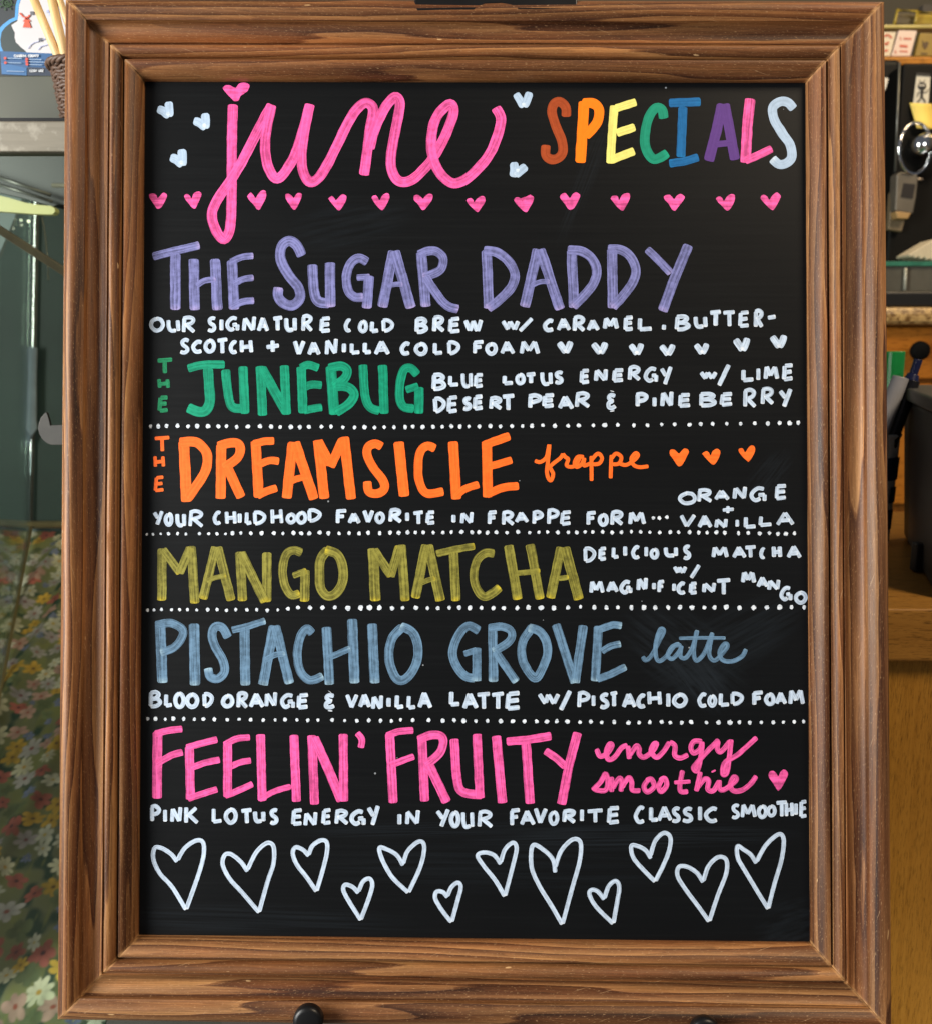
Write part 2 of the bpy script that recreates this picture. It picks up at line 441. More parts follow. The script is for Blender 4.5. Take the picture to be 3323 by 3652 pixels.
class Paint:
    """collects pen strokes (photo pixels rectified on to the panel) as one paint mesh"""
    def __init__(s, name, colour, label=None, z=0.00012):
        s.bm = bmesh.new(); s.uvl = s.bm.loops.layers.uv.new('UVMap'); s.pl = s.bm.verts.layers.float.new('pool')
        s.name, s.colour, s.label = name, colour, label
        s.k = 0; s.z = z
    def v(s, x, y, z, pool=0.0):
        p = on_board(x, y, 0.0)
        q = s.bm.verts.new(loc_b(p.x, p.y, z)); q[s.pl] = pool
        return q
    def face(s, vs, uvs):
        try: f = s.bm.faces.new(vs)
        except ValueError: return
        f.smooth = False
        for lp, uv in zip(f.loops, uvs): lp[s.uvl].uv = uv
    def stroke(s, pts, w, smooth=False, pool=(0.0, 0.9), cap=0.30):
        """pts and w in photo pixels"""
        P = catmull(pts) if smooth else pts
        R, ss, L = resample(P, max(2.5, w * .16))
        if L == 0: return s.dot(pts[0][0], pts[0][1], w / 2)
        z0 = s.z + (s.k % 9) * 0.000022; s.k += 1
        u0 = rnd.random() * 9000; v0 = math.floor(rnd.random() * 500)
        r = min(w * cap, L * .4)
        sd = rnd.random() * 100
        prev = None
        n = len(R)
        for i, (x, y) in enumerate(R):
            a, b = R[max(i - 1, 0)], R[min(i + 1, n - 1)]
            dx, dy = b[0] - a[0], b[1] - a[1]; l = math.hypot(dx, dy) or 1
            nx, ny = -dy / l, dx / l
            e = min(ss[i], L - ss[i])
            q = 1 - min(e / r, 1)
            k = (1 - q ** 3) ** (1 / 2.2) if q < 1 else 0.0
            k = 0.30 + 0.70 * k if q < 1 else 0.42
            jl = 1 + .075 * noise.noise(Vector((ss[i] / w * 1.3, sd, 0))) + (.20 * (rnd.random() - .5) if e < w * .14 else 0)
            jr = 1 + .075 * noise.noise(Vector((ss[i] / w * 1.3, sd + 40, 0))) + (.20 * (rnd.random() - .5) if e < w * .14 else 0)
            h = w / 2 * k
            z = z0 + 0.000018 * ss[i] / L
            po = max(pool[0] * max(0, 1 - ss[i] / (w * .55)), pool[1] * max(0, 1 - (L - ss[i]) / (w * .55)))
            cur = (s.v(x + nx * h * jl, y + ny * h * jl, z, po * .6), s.v(x, y, z, po), s.v(x - nx * h * jr, y - ny * h * jr, z, po * .6), u0 + ss[i])
            if prev:
                s.face((prev[0], prev[1], cur[1], cur[0]), ((prev[3], v0 + .02), (prev[3], v0 + .5), (cur[3], v0 + .5), (cur[3], v0 + .02)))
                s.face((prev[1], prev[2], cur[2], cur[1]), ((prev[3], v0 + .5), (prev[3], v0 + .98), (cur[3], v0 + .98), (cur[3], v0 + .5)))
            prev = cur
    def dot(s, x, y, r, pool=1.0, squish=1.0):
        z = s.z + (s.k % 9) * 0.000022; s.k += 1
        n = 11; a0 = rnd.random() * 6
        u0, v0 = rnd.random() * 900, math.floor(rnd.random() * 500)
        c = s.v(x, y, z + .00003, pool)
        ring = []
        for i in range(n):
            a = 2 * math.pi * i / n + a0
            q = r * (1 + .17 * (rnd.random() - .5) * 2)
            ring.append((s.v(x + math.cos(a) * q * squish, y + math.sin(a) * q, z, pool * .7), (u0 + math.cos(a) * r, v0 + .5 + .4 * math.sin(a))))
        for i in range(n):
            a, b = ring[i], ring[(i + 1) % n]
            s.face((c, a[0], b[0]), ((u0, v0 + .5), a[1], b[1]))
    def poly(s, pts, pool=0.0, dot=None):
        """filled outline, smooth"""
        P = catmull(list(pts) + [pts[0]])[:-1]
        cx = sum(p[0] for p in P) / len(P); cy = sum(p[1] for p in P) / len(P)
        z = s.z + (s.k % 9) * 0.000022; s.k += 1
        u0, v0 = rnd.random() * 9000, math.floor(rnd.random() * 500)
        hh = max(abs(p[1] - cy) for p in P)
        vs = []; uvs = []
        for x, y in P:
            d = math.hypot(x - cx, y - cy)
            j = 1 + .02 * (rnd.random() - .5)
            vs.append(s.v(cx + (x - cx) * j, cy + (y - cy) * j, z, pool)); uvs.append((u0 + (x - cx), v0 + .5 + .42 * (y - cy) / hh))
        f = s.bm.faces.new(vs)
        for lp, uv in zip(f.loops, uvs): lp[s.uvl].uv = uv
        bmesh.ops.triangulate(s.bm, faces=[f])
        if dot: s.dot(dot[0], dot[1], dot[2], 1.0)
    def done(s):
        for f in s.bm.faces:
            f.normal_update()
            if f.normal.y > 0: f.normal_flip()
        me = bpy.data.meshes.new(s.name); s.bm.to_mesh(me); s.bm.free()
        o = link(s.name, me, panel, [PAINT[s.colour]])
        if s.label: o['label'] = s.label
        return o

def parse(st, tile, w):
    st = st.strip()
    if st[0] == '@': tile = st[1]; st = st[2:]
    smooth = False
    if st[0] == '~': smooth = True; st = st[1:]
    if st[0] == 'w':
        a, st = st.split(':'); w = float(a[1:])
    ox, oy = TILE[tile]
    pts = []
    for q in st.split():
        x, y = q.split(','); pts.append((ox + float(x) / 2, oy + float(y) / 2))
    return pts, w / 2, smooth

BIG = [
 ('pink script word june with a looped j', 'pink', 'A', 71, """~663,182 656,400 654,700 652,900 641,1070 597,1146 541,1080 512,965 560,850 640,735 720,605 800,450 872,310 940,185;
   ~940,185 908,330 892,480 905,600 945,690 985,712 1045,650 1115,520 1168,350 1212,180;~1212,180 1172,380 1152,560 1166,670 1208,734 1265,715 1335,615 1405,475 1475,330 1540,225 1610,172 1662,215 1642,350 1616,550 1598,690;
   ~1635,500 1675,360 1740,220 1815,130 1852,170 1843,260 1815,400 1790,550 1795,650 1828,715 1880,738 1955,710 2055,610 2140,480 2208,330 2236,225 2206,182 2130,250 2088,350 2077,490 2100,600 2152,690 2230,745 2320,718 2420,628 2500,520 2555,380 2570,280 2532,205"""),
 ('brown letter S of the word SPECIALS', 'brown', 'B', 67, '~1236,272 1232,205 1190,163 1147,183 1135,240 1160,330 1203,440 1212,520 1182,565 1130,576 1090,545 1092,472'),
 ('orange letter P of the word SPECIALS', 'tangerine', 'B', 76, '1362,160 1353,350 1336,600;~w70:1350,175 1425,175 1468,215 1464,290 1424,355 1370,410'),
 ('yellow letter E of the word SPECIALS', 'yellow', 'B', 60, '1578,190 1562,400 1550,605;w56:1735,165 1585,213;w58:1727,345 1595,388;w58:1722,515 1557,580'),
 ('teal green letter C of the word SPECIALS', 'teal', 'C', 68, '~772,285 758,222 716,208 667,270 637,400 645,500 692,570 742,565 800,528'),
 ('blue letter I of the word SPECIALS', 'blue', 'C', 64, 'w62:808,173 920,168 1035,165;908,200 893,560;w58:1020,560 910,592 810,605'),
 ('purple letter A of the word SPECIALS', 'purple', 'C', 75, '1190,178 1150,360 1092,588;w72:1205,178 1240,360 1280,580;w46:1145,468 1262,455'),
 ('pink letter L of the word SPECIALS', 'pink', 'C', 74, '1388,140 1367,350 1355,600;~w56:1350,585 1440,548 1545,498'),
 ('pale blue letter S at the end of SPECIALS', 'pale', 'C', 66, '~1700,215 1660,172 1605,163 1550,205 1560,290 1618,390 1672,470 1683,560 1642,604 1590,610 1545,568'),
 ('lavender word THE before SUGAR', 'lavender', 'D', 74, """w58:90,190 200,160 425,108;252,165 252,570;383,205 390,572;535,205 553,572;~w42:402,398 460,362 540,352;655,215 672,568;~w46:645,228 730,192 810,185;~w46:668,385 740,350 812,340;~w50:650,550 730,512 815,503"""),
 ('lavender word SUGAR', 'lavender', 'D', 72, """~1155,185 1117,108 1062,78 1010,118 1004,210 1058,320 1130,410 1140,490 1085,538 1022,520 984,470 990,408;~1230,245 1240,430 1272,508 1355,522;1355,230 1358,550;~w64:1622,230 1560,200 1502,240 1472,330 1485,430 1532,478 1595,478;w46:1545,340 1640,335;1634,325 1617,560;
   @E1w72:0,0 0,0""".replace(';\n   @E1w72:0,0 0,0', '') + """;@Ew74:207,148 128,552;@Ew74:215,148 332,558;@E~w36:165,402 215,388 272,388;@E405,158 437,548;@E~w62:385,178 450,150 512,152 560,200 546,278 475,318 415,332;@E~w62:432,330 510,450 585,537 670,567"""),
 ('lavender word DADDY', 'lavender', 'E', 72, """868,142 886,560;~w66:848,148 940,158 1022,220 1070,310 1050,400 970,490 876,560;1235,135 1140,550;1250,135 1393,568;~w36:1190,395 1250,370 1318,368;
   @F115,142 131,555;@F~w66:85,142 180,150 252,195 292,280 276,370 210,460 122,548;@F402,135 408,558;@F~w66:372,138 460,140 532,190 572,280 552,370 480,470 405,552;@Fw56:650,135 730,210 822,308;@F948,105 850,340 762,580"""),
 ('green word JUNEBUG', 'green', 'D', 66, """~w58:340,988 450,962 605,960;~w72:485,985 492,1100 498,1220 470,1285 415,1297 340,1265;~w64:610,995 630,1180 662,1265 745,1272;735,972 748,1312;858,970 875,1325;w70:865,980 960,1150 1045,1300;1030,965 1044,1318;1150,975 1163,1308;~w58:1145,985 1200,962 1275,985;~w55:1165,1128 1220,1103 1298,1107;~w55:1165,1288 1230,1275 1300,1265;
   w74:1360,970 1386,1318;~1345,988 1430,970 1477,1000 1460,1058 1380,1118;~1395,1115 1480,1120 1527,1170 1490,1240 1395,1302;~w62:1590,960 1605,1180 1642,1265 1710,1290;1730,962 1742,1312;@E~w62:378,1035 330,985 282,1000 255,1090 252,1200 282,1262 355,1275;@E~w52:295,1142 385,1112;@E390,1120 388,1310"""),
 ('orange word DREAMSICLE', 'orange', 'G', 71, """w76:312,185 332,620;~w68:280,195 390,192 457,240 482,310 456,420 340,595;580,208 575,598;~w66:555,225 640,200 697,203 716,245 690,310 595,378;w68:620,365 722,590;825,185 848,590;~w54:805,208 890,188 958,185;~w52:840,358 920,325 993,330;~w54:835,578 900,545 978,520;1090,192 1046,595;1105,192 1242,602;~w46:1070,474 1130,452 1198,440;
   1268,178 1316,598;w68:1268,185 1360,355;w66:1355,370 1448,175;1455,155 1506,602;~w62:1725,228 1680,205 1632,225 1620,280 1660,370 1735,470 1740,530 1690,560 1632,545 1622,472;@Hw74:244,190 284,582;@H~w60:505,242 447,220 395,270 383,400 400,500 450,560 565,545;@H632,188 655,602;@H~w52:648,588 710,530 815,495;@H870,185 878,588;@Hw60:850,215 1035,148;@Hw52:885,368 1050,320;@H~w56:865,570 980,520 1098,505"""),
 ('mango yellow word MANGO', 'mango', 'G', 66, """158,952 155,1325;w60:160,958 288,1128;w60:280,1130 360,945;365,935 391,1345;w62:540,940 448,1315;555,940 650,1325;~w34:475,1185 540,1160 615,1147;712,975 732,1328;720,980 892,1335;905,980 903,1335;~w60:1155,985 1095,965 1040,1000 1017,1110 1035,1220 1080,1285 1140,1272;w46:1090,1148 1190,1112;1178,1105 1174,1332;
   ~1345,958 1288,1030 1281,1150 1290,1240 1337,1292 1400,1270 1447,1180 1440,1060 1400,990 1320,962"""),
 ('mango yellow word MATCHA', 'mango', 'H', 66, """w74:62,950 78,1328;w62:68,960 192,1150;w62:185,1155 250,935;262,925 291,1328;440,925 362,1308;w68:455,925 542,1328;~w36:390,1205 450,1180 505,1165;w50:512,990 640,960 785,935;635,975 652,1328;~w60:925,990 860,985 800,1040 778,1150 800,1240 850,1295 910,1272 965,1228;w68:1025,928 1092,1318;1178,922 1250,1315;~w38:1075,1130 1160,1122 1250,1110;1400,942 1322,1308;w70:1425,942 1527,1318;w36:1380,1168 1455,1157"""),
 ('slate blue word PISTACHIO', 'slate', 'J', 68, """w74:143,162 160,592;~w58:108,180 220,165 302,210 297,270 240,340 145,378;w74:385,168 393,610;~w62:628,270 590,200 540,190 514,240 530,320 590,430 602,510 560,560 502,550 485,485;~w48:655,215 760,190 895,148;w70:745,195 752,610;w70:955,182 877,608;965,182 1067,598;~w42:895,428 960,392 1035,382;~w60:1230,240 1190,205 1146,260 1122,380 1140,500 1196,567 1250,567 1305,540;1330,192 1352,605;w72:1513,135 1530,595;~w44:1330,418 1420,380 1500,345;w70:1655,168 1674,595;
   @K~w64:275,190 200,270 175,390 195,500 245,572 310,550 370,450 381,330 342,230 255,188"""),
 ('slate blue word GROVE', 'slate', 'K', 62, """~817,222 740,185 670,250 629,370 655,470 720,545 790,558;w44:708,385 800,358;800,340 799,580;w66:912,182 918,585;~w56:882,202 970,190 1037,215 1046,270 1000,320 915,368;w58:930,365 1082,585;~1198,190 1130,290 1119,400 1160,500 1220,557 1270,480 1302,380 1291,290 1242,220 1168,198;w64:1362,172 1498,592;w64:1558,180 1500,592;w64:1665,185 1642,580;~w52:1670,210 1770,178 1832,185;~w48:1688,368 1750,330 1825,312;~w52:1655,565 1750,530 1862,475"""),
 ('pink word FEELIN with an apostrophe', 'pink', 'J', 63, """w68:125,938 120,1418;~w48:105,955 210,930 302,920;~w48:115,1170 220,1110 305,1085;352,1045 360,1425;~w48:330,1055 450,1020 552,995;~w46:365,1198 470,1160 570,1140;~w46:340,1418 440,1385 552,1350;625,1020 625,1408;~w46:600,1035 690,990 785,980;~w44:625,1200 710,1160 792,1145;~w46:605,1398 690,1365 805,1312;860,958 872,1435;~w42:850,1425 960,1365 1078,1330;1098,962 1116,1440;1225,965 1246,1460;w68:1240,980 1340,1200 1438,1435;1450,955 1453,1438;~w46:1548,948 1582,995 1574,1055"""),
 ('pink word FRUITY', 'pink', 'K', 64, """180,950 205,1450;~w48:158,972 240,940 350,930;w46:185,1178 355,1115;410,978 430,1438;~w60:382,1002 470,965 542,970 562,1020 530,1100 435,1178;w66:460,1175 588,1445;~640,990 660,1280 702,1370 840,1390;800,955 822,1415;w66:938,968 981,1450;w58:1010,1010 1150,1000 1330,970;w66:1150,1020 1178,1455;~w54:1285,1075 1360,1125 1432,1190;1517,945 1455,1180 1402,1460"""),
 ('orange script word frappe', 'orange', 'H', 27, """~1212,325 1250,335 1295,300 1315,212 1305,330 1298,400 1308,450 1328,466 1342,420 1322,372 1345,345 1395,305 1412,275;~1412,275 1430,300 1450,315 1438,358 1470,370 1505,355 1535,300;~1562,300 1520,298 1495,340 1510,370 1545,350 1566,305;~1566,305 1562,360 1612,342;1615,292 1616,470;~1615,322 1660,275 1690,305 1672,345 1625,352;@I397,285 392,452;@I~397,312 430,275 468,300 452,345 405,352;@I~452,345 500,356 550,330 587,290 570,272 540,310 555,355 600,372 662,365"""),
 ('slate blue script word latte', 'slate', 'L', 31, """~622,402 640,430 682,400 735,300 772,222 745,212 715,310 715,400 740,436 790,402 850,325 885,315;~898,325 840,328 800,390 830,420 880,370 898,325;~898,325 890,400 930,412 980,330 1010,215;~1005,220 985,370 1005,432 1060,380 1105,270 1120,232;~1117,240 1095,380 1130,432 1180,392 1226,330 1205,313 1170,370 1190,427 1260,437 1330,402 1358,350;w25:880,273 1050,270 1212,272"""),
 ('pink script word energy', 'pink', 'L', 36, """~292,1062 318,1115 370,1092 402,1040 385,1028 362,1080 375,1137 420,1122 470,1055 513,1036;515,1040 527,1135;~527,1110 575,1042 595,1060 597,1100 630,1122 690,1080 720,1028 700,1028 682,1080 720,1122 770,1080 812,1012;~812,1012 850,1040 850,1108 890,1127 945,1103;~1045,1010 990,1008 965,1050 985,1092 1030,1062 1046,1010;~1046,1010 1035,1120 1010,1217 983,1200 1010,1160 1080,1082 1165,996;~1160,1005 1152,1058 1180,1082 1245,1005;~1252,995 1240,1110 1222,1230 1192,1240 1208,1160 1300,1102 1435,980"""),
 ('pink script word smoothie', 'pink', 'L', 36, """~262,1358 320,1300 356,1240 372,1310 350,1360 275,1352;398,1262 400,1370;~405,1345 450,1275 470,1290 466,1368;~470,1340 520,1268 542,1300 547,1355 605,1360;~662,1280 630,1330 655,1370 702,1330 682,1278 645,1290;~762,1275 735,1330 755,1367 792,1320 777,1273 742,1290;~905,1215 885,1330 898,1368 945,1365;w28:845,1302 962,1295;1032,1225 1003,1365;~1010,1340 1060,1280 1092,1290 1086,1350 1125,1360 1168,1290;~1168,1285 1172,1350 1215,1347 1288,1285 1270,1263 1245,1320 1270,1362 1330,1357 1392,1312 1432,1255;w34:1124,1215 1130,1227"""),
]
def short(*a): pass
for lab, colr, tile, w, data in BIG:
    p = Paint('lettering', colr, lab)
    script = 'script' in lab
    for st in data.split(';'):
        st = st.strip()
        if not st: continue
        pts, ww, sm = parse(st, tile, w)
        p.stroke(pts, ww, sm, pool=(0.0, 0.45) if script else (0.0, 0.85), cap=0.5 if ww < 22 else 0.24)
    p.done()

FONT = {
 'A': '0,1 .45,0|.45,0 1,1|.2,.66 .8,.62', 'B': '.1,0 .05,1|~.02,.05 .6,0 .88,.2 .5,.44 .15,.47|~.15,.47 .7,.5 1,.75 .6,.97 .05,1',
 'C': '~1,.1 .6,0 .15,.3 0,.6 .25,.95 .6,1 1,.9', 'D': '.05,.02 .1,1|~0,.05 .5,.02 .97,.3 .9,.65 .5,.93 .1,1',
 'E': '.1,.05 0,1|.1,.05 1,0|.05,.5 .9,.45|0,1 1,.92', 'F': '.12,.05 .1,1|0,.08 1,0|.1,.5 .8,.45',
 'G': '~.9,.08 .5,0 .1,.3 0,.65 .3,.95 .65,.8|.5,.55 .95,.52|.95,.52 .93,1', 'H': '0,0 .05,1|.9,0 1,1|0,.58 1,.48',
 'I': '.5,0 .5,1', 'K': '0,0 0,1|.9,0 .05,.6|.2,.45 1,1', 'L': '.05,0 0,1|0,1 1,.92', 'M': '0,1 .1,0|.1,0 .45,.75|.45,.75 .8,0|.8,0 1,1',
 'N': '0,1 .08,.1|.08,.1 .85,.95|.85,.95 .95,0', 'O': '~.5,0 .1,.25 0,.65 .35,1 .8,.9 1,.5 .8,.1 .38,0',
 'P': '.15,.05 .12,1|~0,.08 .55,0 1,.2 .8,.45 .2,.58', 'R': '.12,.05 .05,1|~0,.1 .5,0 .9,.15 .75,.4 .15,.55|.3,.52 1,1',
 'S': '~.95,.08 .6,0 .2,.15 .3,.4 .75,.6 .85,.85 .45,1 0,.92', 'T': '0,.08 1,0|.5,.08 .52,1', 'U': '~0,0 .05,.65 .3,.97 .8,.92|.95,0 1,1',
 'V': '0,0 .45,1|.45,1 1,0', 'W': '0,.05 .25,.95|.25,.95 .5,.1|.5,.1 .75,1|.75,1 1,0', 'w': '0,.1 .3,.95|.3,.9 .45,.15|.45,.15 .75,.95|.75,.95 1,.1',
 'Y': '0,.1 .5,.52|1,0 .4,1', '/': '1,0 0,1', '+': '.5,0 .5,1|0,.58 1,.45', '-': '0,.8 1,.25', '.': '.6,0 .4,1',
 '&': '~.95,.24 .4,.2 .05,.32 .35,.45 .75,.48|~.6,.48 .02,.58 .05,.76 .5,.8 1,.72|.5,0 .5,.04|.5,.95 .5,1',
}
TXT = [
 ('OUR', 'white', 'D', 27, 'O 68 175 617 730;U 190 285 630 733;R 295 400 610 740'),
 ('SIGNATURE', 'white', 'D', 27, 'S 475 550 615 730;I 568 595 625 728;G 612 710 615 728;N 730 830 607 730;A 835 922 615 730;T 937 1025 612 727;U 1030 1118 615 730;R 1148 1235 600 730;E 1278 1368 617 733'),
 ('COLD', 'white', 'D', 27, 'C 1455 1512 630 728;O 1557 1625 640 735;L 1640 1712 640 735;D 1722 1812 630 732'),
 ('BREW', 'white', 'E', 28, 'B 357 455 620 740;R 482 575 607 735;E 597 690 620 738;W 707 845 627 735'),
 ('W/', 'white', 'E', 27, 'w 975 1105 630 725;/ 1095 1203 617 732'),
 ('CARAMEL,', 'white', 'E', 28, 'C 1270 1355 633 727;A 1368 1470 622 725;R 1478 1575 607 730;A 1580 1678 632 727;M 1698 1812 615 715;E@F 483 562 610 722;L@F 587 697 617 722;.@F 752 792 664 724'),
 ('BUTTER-', 'white', 'F', 28, 'B 848 962 603 722;U 985 1082 605 705;T 1088 1192 568 698;T 1185 1290 572 698;E 1303 1388 575 697;R 1412 1485 562 702;- 1502 1583 600 643'),
 ('SCOTCH', 'white', 'D', 27, 'S 277 360 772 885;C 367 450 785 880;O 455 540 775 880;T 540 635 768 892;C 635 700 787 885;H 712 808 775 885'),
 ('plus sign after SCOTCH', 'white', 'D', 29, '+ 890 1003 775 882'),
 ('VANILLA', 'white', 'D', 27, 'V 1090 1180 780 898;A 1193 1290 790 900;N 1318 1413 765 897;I 1440 1470 797 885;L 1497 1578 797 888;L 1590 1660 793 887;A 1668 1783 783 898'),
 ('COLD', 'white', 'E', 27, 'C 253 333 797 893;O 355 450 800 897;L 490 568 795 893;D 587 683 787 892'),
 ('FOAM', 'white', 'E', 27, 'F 767 857 785 890;O 860 945 800 895;A 967 1072 787 892;M 1107 1250 785 893'),
 ('BLUE', 'white', 'E', 28, 'B 477 583 1020 1147;L 597 680 1030 1117;U 688 770 1010 1130;E 778 852 1020 1128'),
 ('LOTUS', 'white', 'E', 28, 'L 982 1067 1027 1107;O 1073 1145 1020 1105;T 1140 1230 1015 1105;U 1252 1337 1005 1112;S 1345 1423 1003 1102'),
 ('ENERGY', 'white', 'F', 28, 'E 173 250 990 1100;N 275 375 980 1088;E 402 493 987 1087;R 512 610 965 1080;G 632 735 975 1093;Y 742 833 963 1112'),
 ('W/', 'white', 'F', 29, 'w 1025 1155 997 1075;/ 1153 1250 950 1123'),
 ('LIME', 'white', 'F', 28, 'L 1325 1423 985 1085;I 1430 1462 977 1080;M 1483 1592 963 1073;E 1615 1702 953 1078'),
 ('DESERT', 'white', 'E', 28, 'D 487 580 1190 1307;E 588 672 1180 1307;S 692 770 1187 1290;E 770 852 1175 1287;R 882 985 1185 1287;T 970 1077 1167 1297'),
 ('PEAR', 'white', 'E', 28, 'P 1157 1265 1165 1280;E 1265 1360 1165 1270;A 1375 1492 1175 1285;R 1495 1610 1152 1272'),
 ('and sign', 'white', 'E', 28, '& 1725 1800 1135 1310'),
 ('PINEBERRY', 'white', 'F', 28, 'P 563 660 1155 1272;I 690 720 1183 1270;N 748 845 1138 1270;E 873 970 1162 1268;B 1020 1150 1155 1265;E 1172 1272 1158 1258;R 1333 1435 1127 1272;R 1460 1562 1118 1252;Y 1587 1687 1120 1272'),
 ('THE', 'dull_green', 'D', 27, 'T 112 243 912 1035;H 125 213 1052 1138;E 127 210 1180 1302'),
 ('THE', 'orange', 'G', 23, 'T 92 218 148 268;H 97 178 285 378;E 100 178 432 550'),
 ('YOUR', 'white', 'G', 26, 'Y 88 168 675 795;O 172 237 695 795;U 253 328 693 803;R 343 457 673 805'),
 ('CHILDHOOD', 'white', 'G', 26, 'C 520 583 685 783;H 607 690 678 785;I 697 725 690 780;L 748 807 685 785;D 803 900 683 787;H 932 1022 663 783;O 1040 1115 697 778;O 1113 1192 685 780;D 1192 1293 667 768'),
 ('FAVORITE', 'white', 'G', 26, 'F 1390 1483 670 783;A 1480 1577 690 783;V 1587 1670 668 777;O 1675 1745 688 777;R@H 170 270 662 773;I@H 287 325 685 768;T@H 338 430 682 790;E@H 437 510 682 783'),
 ('IN', 'white', 'H', 26, 'I 620 652 700 780;N 683 780 682 783'),
 ('FRAPPE', 'white', 'H', 26, 'F 872 952 680 788;R 973 1070 680 793;A 1070 1170 685 775;P 1187 1275 680 788;P 1292 1385 665 788;E 1393 1477 680 790'),
 ('FORM', 'white', 'I', 26, 'F 215 297 683 793;O 303 377 700 795;R 385 487 677 793;M 517 643 685 790'),
 ('ORANGE', 'white', 'I', 26, 'O 877 1005 545 642;R 1007 1120 522 628;A 1130 1245 530 613;N 1265 1367 500 610;G 1387 1507 510 625;E 1563 1655 492 607'),
 ('plus sign between ORANGE and VANILLA', 'white', 'I', 24, '+ 1180 1280 640 710'),
 ('VANILLA', 'white', 'I', 26, 'V 882 1002 703 805;A 1013 1120 708 810;N 1133 1232 730 815;I 1283 1307 737 808;L 1343 1437 718 812;L 1450 1550 713 797;A 1573 1705 687 793'),
 ('DELICIOUS', 'white', 'I', 26, 'D 197 287 940 1053;E 305 370 940 1040;L 400 458 935 1027;I 483 508 927 1015;C 540 607 930 1028;I 632 660 932 1020;O 673 738 948 1030;U 773 872 933 1017;S 903 970 925 1033'),
 ('MATCHA', 'white', 'I', 26, 'M 1113 1235 933 1027;A 1258 1363 930 1027;T 1340 1438 930 1027;C 1455 1500 945 1027;H 1543 1615 925 1025;A 1648 1758 925 1028'),
 ('W/', 'white', 'I', 27, 'w 835 940 1067 1140;/ 955 1037 1057 1172'),
 ('MAGNIFICENT', 'white', 'I', 26, 'M 240 347 1177 1280;A 357 452 1180 1272;G 455 550 1178 1283;N 577 660 1150 1260;I 687 715 1187 1255;F 722 785 1175 1275;I 830 858 1193 1265;C 863 932 1190 1280;E 950 1018 1190 1280;N 1045 1147 1187 1275;T 1137 1258 1165 1290'),
 ('MANGO', 'white', 'I', 27, 'M 1325 1430 1110 1207;A 1433 1522 1148 1235;N 1510 1605 1165 1258;G 1600 1690 1220 1333;O 1703 1795 1253 1350'),
 ('BLOOD', 'white', 'J', 28, 'B 60 155 645 770;L 172 240 663 767;O 240 325 653 775;O 325 420 660 775;D 445 525 658 767'),
 ('ORANGE', 'white', 'J', 28, 'O 580 670 670 773;R 685 775 650 780;A 775 890 657 775;N 890 980 648 770;G 1000 1107 665 780;E 1118 1210 665 780'),
 ('and sign', 'white', 'J', 29, '& 1315 1397 640 808'),
 ('VANILLA', 'white', 'J', 28, 'V 1465 1560 665 778;A 1557 1650 663 775;N@K 50 137 668 790;I@K 157 190 685 775;L@K 217 290 667 780;L@K 302 375 675 780;A@K 378 485 650 780'),
 ('LATTE', 'white', 'K', 29, 'L 603 690 643 760;A 695 810 655 785;T 790 903 657 787;T 895 1003 655 790;E 1003 1118 650 790'),
 ('W/', 'white', 'K', 28, 'w 1235 1395 650 755;/ 1383 1477 637 797'),
 ('PISTACHIO', 'white', 'L', 27, 'P 147 245 650 775;I 250 290 670 768;S 308 387 660 777;T 380 450 650 770;A 470 578 658 775;C 577 650 668 773;H 655 757 642 757;I 787 820 655 773;O 832 940 660 770'),
 ('COLD', 'white', 'L', 27, 'C 1013 1085 660 767;O 1085 1150 672 765;L 1165 1250 655 762;D 1245 1342 655 755'),
 ('FOAM', 'white', 'L', 27, 'F 1397 1490 645 760;O 1490 1567 660 755;A 1565 1652 650 752;M 1660 1777 632 752'),
 ('PINK', 'white', 'J', 27, 'P 65 147 1460 1592;I 163 195 1485 1593;N 217 302 1468 1595;K 317 422 1468 1600'),
 ('LOTUS', 'white', 'J', 27, 'L 512 592 1480 1595;O 600 697 1482 1600;T 710 810 1485 1605;U 807 893 1497 1593;S 918 993 1485 1605'),
 ('ENERGY', 'white', 'J', 28, 'E 1080 1165 1487 1612;N 1168 1270 1503 1620;E 1295 1372 1487 1605;R 1385 1490 1490 1607;G 1497 1613 1495 1617;Y 1617 1710 1457 1620'),
 ('IN', 'white', 'K', 28, 'I 230 270 1515 1613;N 290 400 1490 1613'),
 ('YOUR', 'white', 'K', 28, 'Y 507 608 1480 1630;O 605 683 1500 1627;U 690 780 1505 1632;R 800 918 1497 1627'),
 ('FAVORITE', 'white', 'K', 27, 'F 1030 1117 1485 1620;A 1107 1217 1495 1613;V 1207 1303 1475 1603;O 1310 1385 1500 1608;R 1405 1510 1490 1597;I 1530 1565 1483 1590;T 1577 1707 1490 1597;E 1725 1823 1470 1603'),
 ('CLASSIC', 'white', 'L', 27, 'C 560 642 1470 1597;L 667 740 1468 1585;A 725 833 1465 1585;S 822 895 1475 1590;S 895 988 1475 1590;I 1012 1047 1463 1585;C 1060 1163 1475 1590'),
 ('SMOOTHIE', 'white', 'L', 25, 'S 1247 1320 1455 1563;M 1320 1433 1450 1560;O 1437 1513 1460 1560;O 1505 1575 1460 1550;T 1563 1660 1430 1557;H 1633 1700 1437 1553;I 1700 1730 1440 1545;E 1738 1800 1425 1555'),
]
